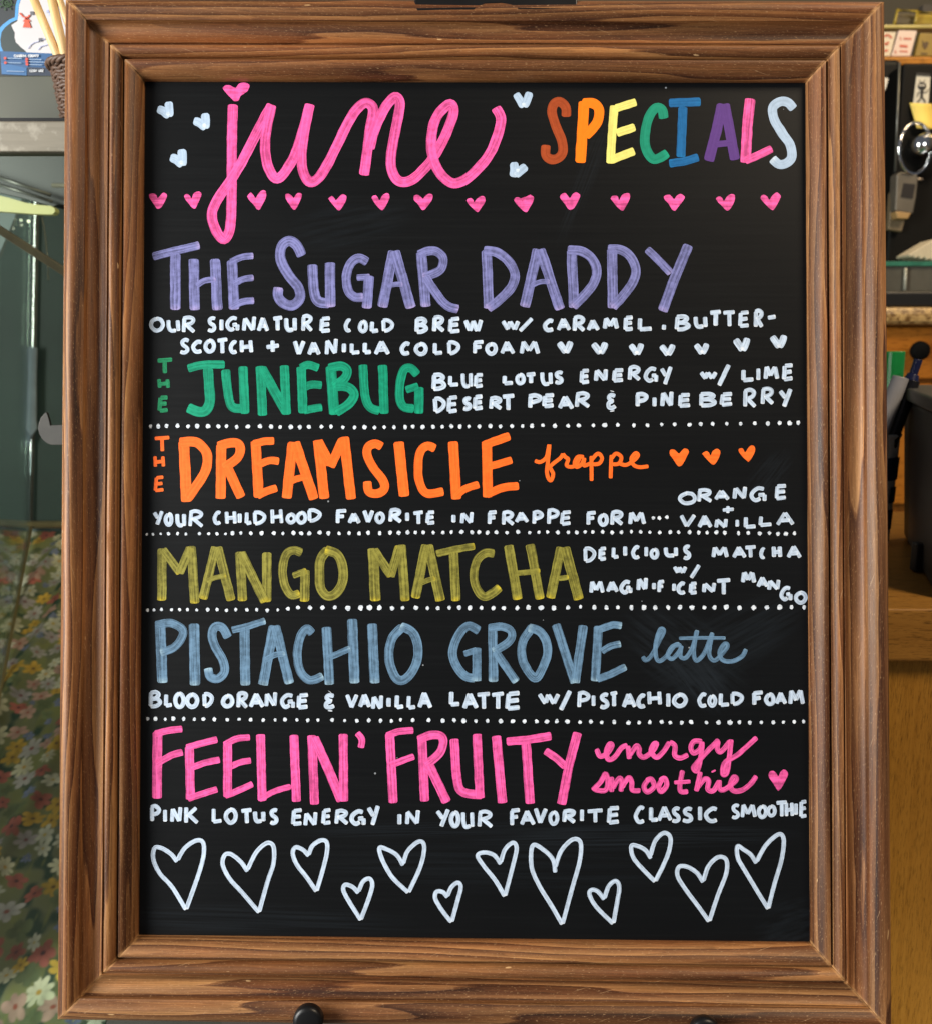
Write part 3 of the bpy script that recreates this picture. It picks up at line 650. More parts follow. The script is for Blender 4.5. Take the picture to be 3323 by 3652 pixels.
for word, colr, tile, w, data in TXT:
    lab = word if ' ' in word else {'white': 'white', 'dull_green': 'green upright', 'orange': 'orange upright'}[colr] + ' word ' + word
    p = Paint('lettering', colr, lab if ' ' in lab else lab)
    for g in data.split(';'):
        c, x0, x1, y0, y1 = g.split()
        tl = tile
        if '@' in c: c, tl = c.split('@')
        ox, oy = TILE[tl]
        x0, x1, y0, y1 = [float(q) for q in (x0, x1, y0, y1)]
        ww = w * 1.08 * rnd.uniform(.94, 1.06)
        ix, iy = min(ww * .42, (x1 - x0) * .42), min(ww * .42, (y1 - y0) * .42)
        for st in FONT[c].split('|'):
            sm = st[0] == '~'
            P = []
            for q in st.lstrip('~').split():
                a, b = q.split(',')
                a = float(a) + rnd.uniform(-.025, .025); b = float(b) + rnd.uniform(-.02, .02)
                P.append((ox + (x0 + ix + a * (x1 - x0 - 2 * ix)) / 2, oy + (y0 + iy + b * (y1 - y0 - 2 * iy)) / 2))
            p.stroke(P, ww / 2, sm, pool=(0.0, 1.0), cap=.38)
    p.done()

# filled hearts: boxes in tile pixels
HEART = [(0, .30), (.07, .18), (.22, .13), (.34, .24), (.43, .40), (.58, .14), (.78, 0), (.93, .03), (1, .18), (.95, .42), (.78, .80), (.64, 1), (.50, .98), (.30, .74), (.10, .48)]
HEART_B = [(0, .22), (.06, .08), (.24, .05), (.40, .18), (.50, .30), (.62, .12), (.80, 0), (.95, .06), (1, .22), (.90, .48), (.70, .85), (.55, 1), (.42, .96), (.22, .62), (.05, .36)]
def hearts(tile, colr, boxes, lab, shape=HEART, dot=False):
    for i, (x0, x1, y0, y1) in enumerate(boxes):
        ox, oy = TILE[tile]
        p = Paint('heart_drawing', colr, lab)
        S = [(a + rnd.uniform(-.025, .025), b + rnd.uniform(-.025, .025)) for a, b in (shape if i % 3 else (HEART_B if shape is HEART else shape))]
        P = [(ox + (x0 + a * (x1 - x0)) / 2, oy + (y0 + b * (y1 - y0)) / 2) for a, b in S]
        if dot:
            Q = lambda a, b: (ox + (x0 + a * (x1 - x0)) / 2, oy + (y0 + b * (y1 - y0)) / 2)
            sz = math.hypot(x1 - x0, y1 - y0) / 2
            if shape is LEANING: A, B, k = [Q(.12, .50), Q(.45, .60), Q(.82, .90)], [Q(.76, .10), Q(.80, .45), Q(.80, .92)], .33
            elif lab.endswith('side'): A, B, k = [Q(.20, .08), Q(.22, .5), Q(.16, .95)], [Q(.86, .30), Q(.55, .58), Q(.26, .86)], .34
            else: A, B, k = [Q(.12, .16), Q(.35, .55), Q(.56, .93)], [Q(.86, .08), Q(.76, .45), Q(.56, .93)], .31
            p.stroke(A, sz * k, True, pool=(0, .4), cap=.5); p.stroke(B, sz * k, True, pool=(0, .4), cap=.5)
            p.dot(*Q(*( (.74, .75) if shape is LEANING else (.40, .55) if lab.endswith('side') else (.55, .80))), 6.5 * (1.1 if sz > 45 else .8), 1.0)
            p.done(); continue
        d = None
        if dot: d = (ox + (x0 + .62 * (x1 - x0)) / 2, oy + (y0 + .78 * (y1 - y0)) / 2, 6)
        p.poly(P, 0.25, d)
        p.done()
hearts('A', 'pink', [(593, 777, 30, 158)], 'pink heart dotting the j', [(0, .28), (.08, .12), (.26, .13), (.42, .22), (.5, .27), (.64, .05), (.84, 0), (1, .14), (.98, .40), (.82, .58), (.68, .74), (.6, .95), (.44, 1), (.34, .90), (.2, .66), (.04, .46)])
LEANING = [(0, .42), (.10, .34), (.28, .31), (.45, .40), (.55, .45), (.60, .2), (.72, .02), (.86, 0), (.98, .14), (1, .45), (.97, .80), (.98, .93), (.86, 1), (.70, .97), (.40, .74), (.08, .62)]
hearts('A', 'pale', [(108, 233, 150, 283), (367, 493, 232, 367), (200, 327, 488, 633)], 'pale blue heart left of june', LEANING, True)
hearts('B', 'pale', [(860, 993, 85, 210)], 'pale blue heart above the end of june', HEART_B, True)
hearts('B', 'pale', [(838, 970, 585, 708)], 'pale blue heart lying on its side', [(.02, .15), (.12, .02), (.32, 0), (.48, .10), (.55, .24), (.72, .15), (.90, .20), (1, .36), (.94, .52), (.72, .68), (.50, .82), (.35, .96), (.18, 1), (.06, .90), (.04, .6), (.0, .4)], True)
PK = 'pink heart in the row under june'
hearts('A', 'pink', [(65, 193, 815, 928), (313, 437, 805, 923), (765, 902, 797, 930), (1035, 1155, 813, 933), (1343, 1473, 823, 937), (1650, 1782, 817, 935)], PK)
hearts('B', 'pink', [(150, 288, 823, 937), (527, 658, 838, 950), (865, 1003, 828, 950), (1192, 1335, 812, 935), (1553, 1693, 815, 937)], PK)
hearts('C', 'pink', [(773, 918, 820, 938), (1143, 1282, 823, 940), (1462, 1603, 813, 935)], PK)
WH = 'white heart after FOAM'
hearts('E', 'white', [(1370, 1483, 787, 882), (1613, 1733, 795, 887)], WH, dot=True)
hearts('F', 'white', [(522, 627, 803, 893), (740, 852, 810, 897), (987, 1093, 803, 888), (1268, 1385, 762, 867), (1530, 1648, 742, 845)], WH, dot=True)
hearts('I', 'orange', [(813, 948, 240, 365), (1048, 1177, 243, 352), (1303, 1423, 220, 330)], 'orange heart after frappe')
hearts('L', 'pink', [(1518, 1657, 1213, 1357)], 'pink heart after smoothie', HEART_B)
# outlined hearts
OUTLINE = [('M', '265,508 220,452 150,410 103,412 95,490 140,590 230,690 327,850', '268,495 320,410 400,357 450,372 452,470 410,620 330,845'),
 ('M', '767,578 720,510 650,455 605,460 590,530 640,630 730,730 850,870', '768,562 830,440 905,375 952,400 952,520 910,650 850,865'),
 ('M', '1203,468 1165,425 1110,405 1090,450 1120,530 1190,620 1258,720', '1203,458 1230,395 1290,355 1332,370 1332,450 1300,580 1260,715'),
 ('M', '1557,733 1520,690 1465,672 1450,710 1490,790 1575,925', '1558,720 1590,650 1635,628 1657,670 1635,760 1575,920'),
 ('N', '275,535 230,460 150,415 107,412 130,500 200,620 312,728', '278,520 310,430 390,363 427,400 400,540 315,725'),
 ('N', '592,763 560,725 515,722 505,770 550,850 620,940', '592,753 620,690 665,657 687,690 665,780 622,935'),
 ('N', '970,525 920,460 850,442 805,465 850,540 930,640 998,755', '970,510 1000,420 1055,372 1082,410 1060,520 1000,750'),
 ('N', '1358,585 1340,490 1270,420 1203,388 1185,460 1195,570 1250,690 1330,820 1408,955', '1358,545 1400,430 1480,350 1537,370 1532,500 1480,690 1410,950'),
 ('N', '1707,778 1660,720 1615,710 1602,745 1650,830 1770,950', '1708,768 1740,680 1790,645 1814,690 1800,790 1772,945'),
 ('O', '680,485 640,425 580,395 540,398 555,480 630,570 710,650', '676,465 710,360 770,303 817,330 812,420 770,530 712,645'),
 ('O', '1052,655 1010,590 940,545 880,545 870,610 930,710 1020,830 1095,935', '1055,645 1090,540 1160,475 1217,495 1217,590 1160,740 1097,930'),
 ('O', '1432,520 1395,460 1340,420 1297,398 1300,480 1350,570 1440,720 1517,845', '1435,505 1500,390 1590,312 1627,350 1612,490 1560,670 1517,840')]
for tile, a, b in OUTLINE:
    p = Paint('heart_drawing', 'white', 'pale outlined heart in the bottom row')
    for s in (a, b):
        pts, ww, _ = parse(s, tile, 30)
        p.stroke(pts, ww, True, pool=(0, .8), cap=.5)
    p.done()
# rows of dots: tile, y at first and last dot, radius, xs
def dots(lab, rows, extra=()):
    p = Paint('dotted_line', 'white', lab)
    for tile, ya, yb, r, xs in rows:
        ox, oy = TILE[tile]
        xs = [float(q) for q in xs.split()]
        for x in xs:
            y = ya + (yb - ya) * (x - xs[0]) / (xs[-1] - xs[0] or 1)
            p.dot(ox + x / 2, oy + (y + rnd.uniform(-3, 3)) / 2, r / 2 * rnd.uniform(.82, 1.15), 1.0, rnd.uniform(.82, 1.05))
    p.done()
dots('dotted white line under JUNEBUG', [('D', 1398, 1408, 15, '75 130 190 268 343 407 487 560 618 690 770 855 935 1000 1075 1140 1205 1295 1362 1447 1530 1602 1673 1742 1812'),
  ('E', 1404, 1391, 15, '292 345 415 490 555 620 680 743 817 895 967 1050 1125 1192 1270 1355 1450 1525 1630 1710 1803'), ('F', 1392, 1375, 15, '558 655 757 848 955 1035 1120 1220 1320 1420 1513 1598 1668 1730')])
dots('dotted white line under YOUR CHILDHOOD FAVORITE', [('G', 850, 846, 11, '48 92 148 203 268 327 424 490 550 610'), ('G', 842, 842, 15, '660 720 790 868 955 1020 1097 1150 1208 1282 1343 1420 1492 1562 1627 1710 1783'),
  ('H', 838, 836, 14, '245 308 365 420 492 560 620 692 765 815 875 937 1013 1092 1175 1240 1302 1375 1450 1510 1570 1625 1695 1763 1830'), ('I', 833, 846, 14, '540 607 672 742 818 877 955 1020 1080 1147 1207 1305 1375 1455 1525 1587 1643 1703')])
dots('three white dots after FORM', [('I', 736, 730, 14, '697 740 793')])
dots('dotted white line under MANGO MATCHA', [('G', 1390, 1392, 13, '53 100 153 225 283 338 405 483 550 617 683 762 833 908 983'), ('G', 1386, 1386, 15, '1055'), ('G', 1372, 1378, 17, '1127 1213 1300 1390 1483 1573 1637 1708 1797'),
  ('H', 1378, 1372, 16, '273 367 450 523 605 675 750 832 917 990 1087 1167 1258 1348 1448 1537 1635 1722 1803'), ('I', 1374, 1372, 17, '540 630 710 803 888 973 1060 1133 1217 1312 1412 1508 1597 1683 1772')])
dots('dotted white line under BLOOD ORANGE AND VANILLA LATTE', [('J', 848, 862, 14, '55 110 180 237 312 388 453 530 623 706 790 880 965 1035 1120 1197 1270 1370 1460 1547 1633 1715 1793'),
  ('K', 856, 873, 15, '258 345 458 560 640 708 792 875 970 1055 1138 1225 1297 1368 1445 1533 1612 1690 1778'), ('L', 874, 870, 15, '520 595 672 757 818 900 967 1075 1163 1243 1310 1385 1467 1553 1625 1702 1770')])

# ------------------------------------------------------------------ display easel
BLACK = plain('black_plastic', (0.006, 0.006, 0.0065, 1), 0.36, 0, .3, 60, .05, Specular_IOR_Level=.3)
STEEL = plain('brushed_steel', (0.42, 0.40, 0.36, 1), 0.38, 0.9, .2, 50)
def bpt(px, py, h):
    p = on_board(px, py, h); return B2W @ p
easel = empty('display_easel', (0, 0.30, -1.16), 'black display easel gripping the framed chalkboard from behind', 'easel')
def bpoly(bm, pts, h0, h1):
    a = [bpt(x, y, h1) for x, y in pts]
    d = (B2W @ Vector((0, 0, h0 - h1)))
    hexa(bm, a, d)
bm = bmesh.new()
bpoly(bm, [(1478, -60), (1478, 28), (1486, 36), (1690, 34), (1712, 22), (1730, 12), (1790, 9), (1818, 16), (1846, 33), (2050, 35), (2058, 28), (2060, -60)], -.012, .0245)
bm_obj('top_clamp', bm, BLACK, easel, bevel=.0016)
bm = bmesh.new()
b0 = B2W @ Vector((0, .36, -.020)); b1 = B2W @ Vector((0, -.44, -.020))
box(bm, (-.016, -.008, -.44), (.016, .008, .375))
bm.transform(Matrix.Translation(B2W @ Vector((0, 0, -.022))) @ LEANM.to_4x4())
bm_obj('mast', bm, BLACK, easel, bevel=.001)
def peg(px, py):
    bm = bmesh.new()
    c = on_board(px, py, .034)
    w = lambda y, h: B2W @ Vector((c.x, y, h))
    ax = B2W @ Vector((0, 0, 1))
    lathe(bm, w(c.y, .0262), ax, [(.0070, 0), (.0092, .0008), (.0098, .0022), (.0098, .0062), (.0090, .0080), (.0066, .0088)], 36)
    yb = on_board(px, 3690, .0).y - .012
    tube(bm, [w(c.y, .0275), w(c.y - .012, .0275), w(yb - .002, .0265), w(yb - .006, .022), w(yb - .006, -.02)], .0045, 14)
    bm_obj('support_peg', bm, BLACK, easel, True)
peg(1097, 3648); peg(2517, 3690)
bm = bmesh.new()
l, r = on_board(1000, 3715, -.018), on_board(2620, 3737, -.018)
hexa(bm, [B2W @ Vector(p) for p in ((l.x, l.y + .006, -.014), (r.x, r.y + .006, -.014), (r.x, r.y - .02, -.014), (l.x, l.y - .02, -.014))], B2W @ Vector((0, 0, -.014)))
bm_obj('crossbar', bm, BLACK, easel, bevel=.001)
for sx in (-1, 1):
    bm = bmesh.new(); tube(bm, [(sx * .012, .03, -.25), (sx * .235, -.10, -1.155)], .011, 16); bm_obj('leg', bm, BLACK, easel, True)
bm = bmesh.new(); tube(bm, [(0, .06, -.20), (0, .62, -1.155)], .011, 16); bm_obj('leg', bm, BLACK, easel, True)

# ------------------------------------------------------------------ floor and wall
bm = bmesh.new(); box(bm, (-4, -4, -1.22), (4, 2.6, -1.16))
fl = own(bm_obj('floor', bm, plain('worn_floor', (0.16, 0.15, 0.14, 1), .6, 0, .3, 3))); tag(fl, kind='structure')
bm = bmesh.new(); box(bm, (-4, 2.2, -1.16), (4, 2.3, 2.6))
tag(own(bm_obj('wall', bm, plain('dim_wall_paint', (0.11, 0.09, 0.055, 1), .8, 0, .2, 3))), 'dim brown wall far behind the counter', 'wall')

# ------------------------------------------------------------------ glass display case, left
CASE = empty('display_case', (at(100, 3652, .50).x, .5, -1.16), 'dark glass display case with grey metal rail, left of the chalkboard', 'display case')
Yn, Yf = .165, .95
zn, zf = at(100, 3700, Yn).z, at(100, 1882, Yf).z
def cloth_z(y): return zn + (zf - zn) * (y - Yn) / (Yf - Yn)
def on_cloth(px, py):
    lo, hi = Yn, Yf
    for _ in range(40):
        m = (lo + hi) / 2
        p = at(px, py, m)
        if p.z > cloth_z(m): lo = m
        else: hi = m
    return at(px, py, (lo + hi) / 2)
DARKGLASS = plain('dark_green_panel', (0.034, 0.066, 0.056, 1), .5, 0, .4, 6)
OLIVE = plain('olive_grey_enamel', (0.060, 0.064, 0.042, 1), .45, 0, .12, 12)
RAIL = NT('scuffed_aluminium')
rn = RAIL.noise(RAIL.mapv(RAIL.obj(), (30, 30, 400)), 1, 4)
rs = RAIL.noise(RAIL.obj(), 90, 4)
RAIL.set(Base_Color=RAIL.mix(RAIL.ramp(rs, [(.55, 0.), (.72, .6)]), RAIL.mix(rn, (.12, .108, .080, 1), (.19, .17, .13, 1)), (.30, .28, .23, 1)), Roughness=.5, Metallic=.2)
RAIL = RAIL.m
GLASS = bpy.data.materials.new('clear_glass'); GLASS.use_nodes = True
nt = GLASS.node_tree; nt.nodes.clear()
ou = nt.nodes.new('ShaderNodeOutputMaterial'); mx = nt.nodes.new('ShaderNodeMixShader'); tr = nt.nodes.new('ShaderNodeBsdfTransparent'); gl = nt.nodes.new('ShaderNodeBsdfGlossy'); lw = nt.nodes.new('ShaderNodeLayerWeight'); lw.inputs['Blend'].default_value = .5; fp = nt.nodes.new('ShaderNodeMath'); fp.operation = 'POWER'; fp.inputs[1].default_value = 4.0; fr = nt.nodes.new('ShaderNodeMath'); fr.operation = 'MULTIPLY_ADD'; fr.inputs[1].default_value = .45; fr.inputs[2].default_value = .018
tr.inputs[0].default_value = (.86, .92, .88, 1); gl.inputs['Roughness'].default_value = .03; nt.links.new(lw.outputs['Facing'], fp.inputs[0]); nt.links.new(fp.outputs[0], fr.inputs[0])
for a, b in ((fr.outputs[0], mx.inputs[0]), (tr.outputs[0], mx.inputs[1]), (gl.outputs[0], mx.inputs[2]), (mx.outputs[0], ou.inputs[0])): nt.links.new(a, b)
MIRROR = bpy.data.materials.new('reflecting_side_glass'); MIRROR.use_nodes = True
nt = MIRROR.node_tree; nt.nodes.clear()
ou = nt.nodes.new('ShaderNodeOutputMaterial'); mx = nt.nodes.new('ShaderNodeMixShader'); tr = nt.nodes.new('ShaderNodeBsdfTransparent'); gl = nt.nodes.new('ShaderNodeBsdfGlossy')
mx.inputs[0].default_value = .62; gl.inputs['Roughness'].default_value = .04; gl.inputs[0].default_value = (.72, .78, .74, 1)
for a, b in ((tr.outputs[0], mx.inputs[1]), (gl.outputs[0], mx.inputs[2]), (mx.outputs[0], ou.inputs[0])): nt.links.new(a, b)

bm = bmesh.new(); pxbox(bm, -420, 430, 700, 540, .150, .02); bm_obj('top_rail', bm, RAIL, CASE, bevel=.0012)
bm = bmesh.new(); pxbox(bm, -420, 419, 700, 432, .158, .02); bm_obj('gap_strip', bm, BLACK, CASE)  # black strip put in for the dark gap over the rail
bm = bmesh.new(); pxbox(bm, -420, 268, 700, 424, .24, .03); bm_obj('upper_panel', bm, OLIVE, CASE, bevel=.001)
bm = bmesh.new(); pxbox(bm, -420, 540, 700, 3760, .156, .003); bm_obj('front_glass', bm, GLASS, CASE)
P1, P3 = at(110, 1880, Yf), at(133, 600, Yf)
P2 = on_cloth(0, 2450)
d12 = (P2 - P1)
P4 = P1 + d12 * ((Yn + .004 - P1.y) / d12.y)
P5 = P3 + (P4 - P1)
bm = bmesh.new(); hexa(bm, [P1 + Vector((0, 0, -.0)), P3, P5, P4], (-.004, 0, 0)); bm_obj('side_glass', bm, MIRROR, CASE)
bm = bmesh.new(); box(bm, (P1.x - .30, Yf + .002, cloth_z(Yf) - .05), (P1.x + .55, Yf + .012, P3.z + .05)); bm_obj('back_panel', bm, DARKGLASS, CASE)
bm = bmesh.new(); tube(bm, [P1 + Vector((.003, -.004, .0)), P3 + Vector((.003, -.004, 0))], .0024, 8); bm_obj('corner_seam', bm, plain('old_sealant', (.10, .095, .07, 1), .9, 0, .4, 60), CASE, True)
bm = bmesh.new(); tube(bm, [P1 + Vector((.004, -.004, .004)), P4 + Vector((.004, 0, .004))], .0026, 8); bm_obj('base_trim', bm, plain('brass_trim', (.40, .30, .14, 1), .4, .6, .3, 60), CASE, True)
bm = bmesh.new(); tube(bm, [P1 + Vector((0, -.005, .006)), P1 + Vector((.5, -.005, .006))], .0065, 10); bm_obj('base_trim', bm, plain('brass_edge', (.44, .34, .17, 1), .4, .5, .3, 60), CASE, True)
DGREY = plain('dark_grey_metal', (.018, .018, .015, 1), .4, .2, .25, 30)
bm = bmesh.new(); pxpoly(bm, [(-80, 500), (-80, 668), (60, 700), (190, 735), (204, 728), (420, 728), (420, 500)], .60, .03); bm_obj('top_lining', bm, DGREY, CASE)
bm = bmesh.new(); tube(bm, [at(-60, 612, .585), at(180, 695, .585)], .0022, 8); tube(bm, [at(-60, 640, .59), at(186, 718, .59)], .0018, 8); bm_obj('edge_strip', bm, plain('grey_strip', (.16, .16, .14, 1), .35, .5), CASE, True)
bm = bmesh.new(); tube(bm, [at(186, 660, .58), at(420, 664, .58)], .0028, 8); bm_obj('edge_strip', bm, plain('beige_strip', (.22, .20, .15, 1), .4, .3), CASE, True)
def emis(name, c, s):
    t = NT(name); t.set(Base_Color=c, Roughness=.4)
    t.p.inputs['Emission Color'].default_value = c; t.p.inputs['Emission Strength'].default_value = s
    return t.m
bm = bmesh.new()
pxpoly(bm, [(-80, 668), (-30, 690), (30, 704), (90, 722), (140, 730), (180, 733), (194, 742), (196, 754), (188, 763), (172, 764), (120, 762), (0, 753), (-80, 750)], .52, .012)
lampo = bm_obj('lamp_strip', bm, emis('lit_yellow_diffuser', (.36, .34, .11, 1), .2), CASE)
bm = bmesh.new(); lathe(bm, at(171, 741, .519), (0, -1, 0), [(.0018, 0), (.0018, .0012)], 16); bm_obj('hole_disc', bm, BLACK, lampo)  # black disc drawn for the hole in the strip's end
for i in range(6):
    bm = bmesh.new(); x = -20 + i * 26
    tube(bm, [at(x, 700 + i * 5, .517), at(x + 16, 752, .517)], .0006, 6)
    bm_obj('rib', bm, plain('diffuser_rib', (.42, .38, .10, 1), .5), lampo)
bm = bmesh.new()
hexa(bm, [at(-40, 780, .36), at(-40, 812, .36), at(250, 1000, .40), at(250, 966, .40)], (0, .006, 0)); bm_obj('lid_strut', bm, plain('bronze_strut', (.19, .155, .10, 1), .4, .5, .3, 60), CASE, bevel=.0008)
bm = bmesh.new()
pxpoly(bm, [(163, 1469), (168, 1474), (174, 1492), (180, 1517), (230, 1514), (360, 1510), (360, 1589), (230, 1587), (182, 1587), (166, 1580), (150, 1566), (140, 1548), (135, 1527), (138, 1508), (146, 1488)], .150, .003)
bm_obj('door_hook', bm, plain('dull_steel', (.045, .043, .036, 1), .6, .1, .3, 60), CASE, bevel=.0005)
bm = bmesh.new()
pxpoly(bm, [(95, 1242), (112, 1236), (130, 1240), (127, 1340), (127, 1500), (130, 1530), (112, 1556), (102, 1585), (90, 1598), (86, 1590), (92, 1550), (88, 1480), (92, 1420), (97, 1340)], .935, .005)
bm_obj('sealant_smear', bm, plain('pale_sealant', (.30, .36, .43, 1), .8, 0, .35, 40), CASE, bevel=.001)
def chain(a, b, Y, sag):
    bm = bmesh.new()
    n = 34
    for i in range(n + 1):
        t = i / n
        p = at(a[0] + (b[0] - a[0]) * t + sag * math.sin(math.pi * t), a[1] + (b[1] - a[1]) * t, Y)
        bmesh.ops.create_icosphere(bm, subdivisions=1, radius=.0015, matrix=Matrix.Translation(p))
    return bm_obj('bead_chain', bm, plain('bead_steel', (.35, .34, .27, 1), .3, .8), CASE, True)
chain((150, 775), (172, 995), .80, 5)
for (x, y) in ((50, 815), (78, 802), (104, 789)):  # glowing beads put in for reflected light spots, no bulbs there
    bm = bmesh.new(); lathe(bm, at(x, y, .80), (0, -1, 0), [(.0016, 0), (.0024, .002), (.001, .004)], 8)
    tag(own(bm_obj('glint_bead', bm, emis('warm_glint', (1, .95, .75, 1), 1.6), None)), 'tiny glowing bead added as a reflected light spot inside the dark display case', 'reflected light spot', 'glowing reflection spots inside the display case')

# floral cloth lying in the case
def flower_cloth():
    x0, x1 = P1.x - .16, P1.x + .42
    L = math.hypot(Yf - Yn, zf - zn)
    st = .0014
    nx, ny = int((x1 - x0) / st), int(L / st)
    U, V = np.meshgrid(np.linspace(0, x1 - x0, nx), np.linspace(0, L, ny))
    rng = np.random.RandomState(5)
    def vnoise(sx, sy, sd):
        r = np.random.RandomState(sd).rand(64, 64)
        a, b = U * sx, V * sy
        i, j = np.floor(a).astype(int), np.floor(b).astype(int)
        f, g = a - i, b - j
        f, g = f * f * (3 - 2 * f), g * g * (3 - 2 * g)
        q = lambda p, s: r[p % 64, s % 64]
        return (q(i, j) * (1 - f) + q(i + 1, j) * f) * (1 - g) + (q(i, j + 1) * (1 - f) + q(i + 1, j + 1) * f) * g
    n1 = vnoise(22, 22, 1); n2 = vnoise(70, 60, 2); n3 = vnoise(160, 45, 3)
    base = np.stack([.105 + .075 * n1, .110 + .070 * n1, .060 + .04 * n2], -1)
    dk = np.clip((n2 - .55) * 5, 0, 1)[..., None]; base = base * (1 - dk) + np.array([.032, .058, .040]) * dk
    lf = np.clip((n3 - .66) * 6, 0, 1)[..., None] * .7; base = base * (1 - lf) + np.array([.17, .17, .065]) * lf
    Cc = base
    kinds = [((.50, .46, .33), (.42, .24, .05), 8), ((.46, .44, .36), (.36, .26, .07), 6), ((.30, .26, .27), (.13, .045, .05), 6), ((.40, .24, .20), (.27, .07, .05), 5), ((.34, .10, .08), (.06, .025, .03), 5), ((.46, .28, .05), (.12, .07, .03), 6), ((.16, .18, .30), (.28, .25, .12), 6), ((.34, .31, .30), (.20, .07, .06), 7), ((.12, .14, .07), (.10, .11, .05), 4)]
    pts = []
    for _ in range(4200):
        k = rng.randint(len(kinds)); u, v = rng.rand() * (x1 - x0), rng.rand() * L
        R = (.0185, .0170, .0165, .017, .0165, .0150, .0095, .0175, .016)[k] * rng.uniform(.68, 1.15)
        if all((u - a) ** 2 + (v - b) ** 2 > (.60 * (R + c)) ** 2 for a, b, c in pts):
            pts.append((u, v, R))
            i0, i1 = max(0, int((u - R) / st) - 1), min(nx, int((u + R) / st) + 2)
            j0, j1 = max(0, int((v - R) / st) - 1), min(ny, int((v + R) / st) + 2)
            if i1 <= i0 or j1 <= j0: continue
            du, dv = U[j0:j1, i0:i1] - u, V[j0:j1, i0:i1] - v
            sq = rng.uniform(.65, 1.0); an = rng.rand() * 6.28
            a = du * math.cos(an) + dv * math.sin(an); b = (-du * math.sin(an) + dv * math.cos(an)) / sq
            r = np.hypot(a, b); th = np.arctan2(b, a)
            pc, cc, n = kinds[k]
            pet = np.abs(np.cos(n * th / 2 + .25 * np.sin(th * 2)))
            ed = R * (.56 + .44 * pet ** .7) * (1 + .10 * np.sin(th * 3 + an * 5) + .16 * (n2[j0:j1, i0:i1] - .5))
            m = np.clip((ed - r) / .0026, 0, 1)[..., None]
            sh = (.78 + .28 * pet * (r / R) + .45 * (n2[j0:j1, i0:i1] - .5) + .30 * (n3[j0:j1, i0:i1] - .5)) [..., None] * rng.uniform(.80, 1.15)
            c = np.array(pc) * sh
            mc = np.clip((R * .22 - r) / .002, 0, 1)[..., None]
            c = c * (1 - mc) + np.array(cc) * mc
            Cc[j0:j1, i0:i1] = Cc[j0:j1, i0:i1] * (1 - m) + c * m
    # folds running down the slope
    H = np.zeros_like(U)
    for fx, dr, am, wd in ((.165, -.05, .007, .010), (.215, .02, .006, .012), (.30, -.02, .007, .014), (.38, .03, .006, .013), (.12, .01, .004, .012)):
        c = fx + dr * (V / L) + .006 * np.sin(V * 14 + fx * 60)
        H += am * np.exp(-((U - c) / wd) ** 2) * 1.5
    H += .0018 * (vnoise(14, 9, 8) - .5)
    T = V / L
    X = x0 + U; Y = Yn + (Yf - Yn) * T - H * .3; Z = zn + (zf - zn) * T + H - .006
    co = np.stack([X, Y, Z], -1).reshape(-1, 3)
    idx = np.arange(nx * ny).reshape(ny, nx)
    q = np.stack([idx[:-1, :-1], idx[:-1, 1:], idx[1:, 1:], idx[1:, :-1]], -1).reshape(-1, 4)
    me = bpy.data.meshes.new('floral_cloth')
    me.vertices.add(len(co)); me.vertices.foreach_set('co', co.ravel())
    me.loops.add(q.size); me.loops.foreach_set('vertex_index', q.ravel())
    me.polygons.add(len(q)); me.polygons.foreach_set('loop_start', np.arange(len(q)) * 4)
    me.polygons.foreach_set('use_smooth', np.ones(len(q), bool))
    me.update(calc_edges=True); me.validate()
    at_ = me.color_attributes.new('print', 'FLOAT_COLOR', 'POINT')
    at_.data.foreach_set('color', np.concatenate([Cc.reshape(-1, 3), np.ones((nx * ny, 1))], 1).astype(np.float32).ravel())
    t = NT('printed_cotton')
    a = t.n('ShaderNodeAttribute', {'attribute_name': 'print'})
    t.set(Base_Color=a.outputs['Color'], Roughness=.8); t.put(t.p.inputs['Specular IOR Level'], .15)
    t.bump(t.noise(t.obj(), 1500, 2), .2, .0003)
    o = link('floral_cloth', me, None, [t.m])
    s = o.modifiers.new('thickness', 'SOLIDIFY'); s.thickness = .0008; s.offset = -1
    return tag(own(o), 'green cloth printed with white, yellow and red flowers, spread in the display case', 'cloth')
flower_cloth()

# ------------------------------------------------------------------ things on the case, upper left
def ptext(bm, text, x0, y0, x1, y1, w, Y, d=.0004):
    n = len(text); cw = (x1 - x0) / n
    for i, ch in enumerate(text):
        if ch not in FONT: continue
        for st in FONT[ch].split('|'):
            P = [(x0 + (i + .08 + .68 * float(q.split(',')[0])) * cw, y0 + float(q.split(',')[1]) * (y1 - y0)) for q in st.lstrip('~').split()]
            if st[0] == '~': P = catmull(P)[::3] + [P[-1]]
            for a, b in zip(P, P[1:]):
                dx, dy = b[0] - a[0], b[1] - a[1]; l = math.hypot(dx, dy) or 1
                nx_, ny_ = -dy / l * w / 2, dx / l * w / 2
                pxpoly(bm, [(a[0] + nx_, a[1] + ny_), (b[0] + nx_, b[1] + ny_), (b[0] - nx_, b[1] - ny_), (a[0] - nx_, a[1] - ny_)], Y, d)
def pdisc(bm, x, y, r, Y, d=.0005, n=14, sx=1):
    pxpoly(bm, [(x + sx * r * math.cos(2 * math.pi * k / n), y + r * math.sin(2 * math.pi * k / n)) for k in range(n)], Y, d)
def pline(bm, P, w, Y, d=.0004):
    for a, b in zip(P, P[1:]):
        dx, dy = b[0] - a[0], b[1] - a[1]; l = math.hypot(dx, dy) or 1
        nx_, ny_ = -dy / l * w / 2, dx / l * w / 2
        pxpoly(bm, [(a[0] + nx_, a[1] + ny_), (b[0] + nx_, b[1] + ny_), (b[0] - nx_, b[1] - ny_), (a[0] - nx_, a[1] - ny_)], Y, d)

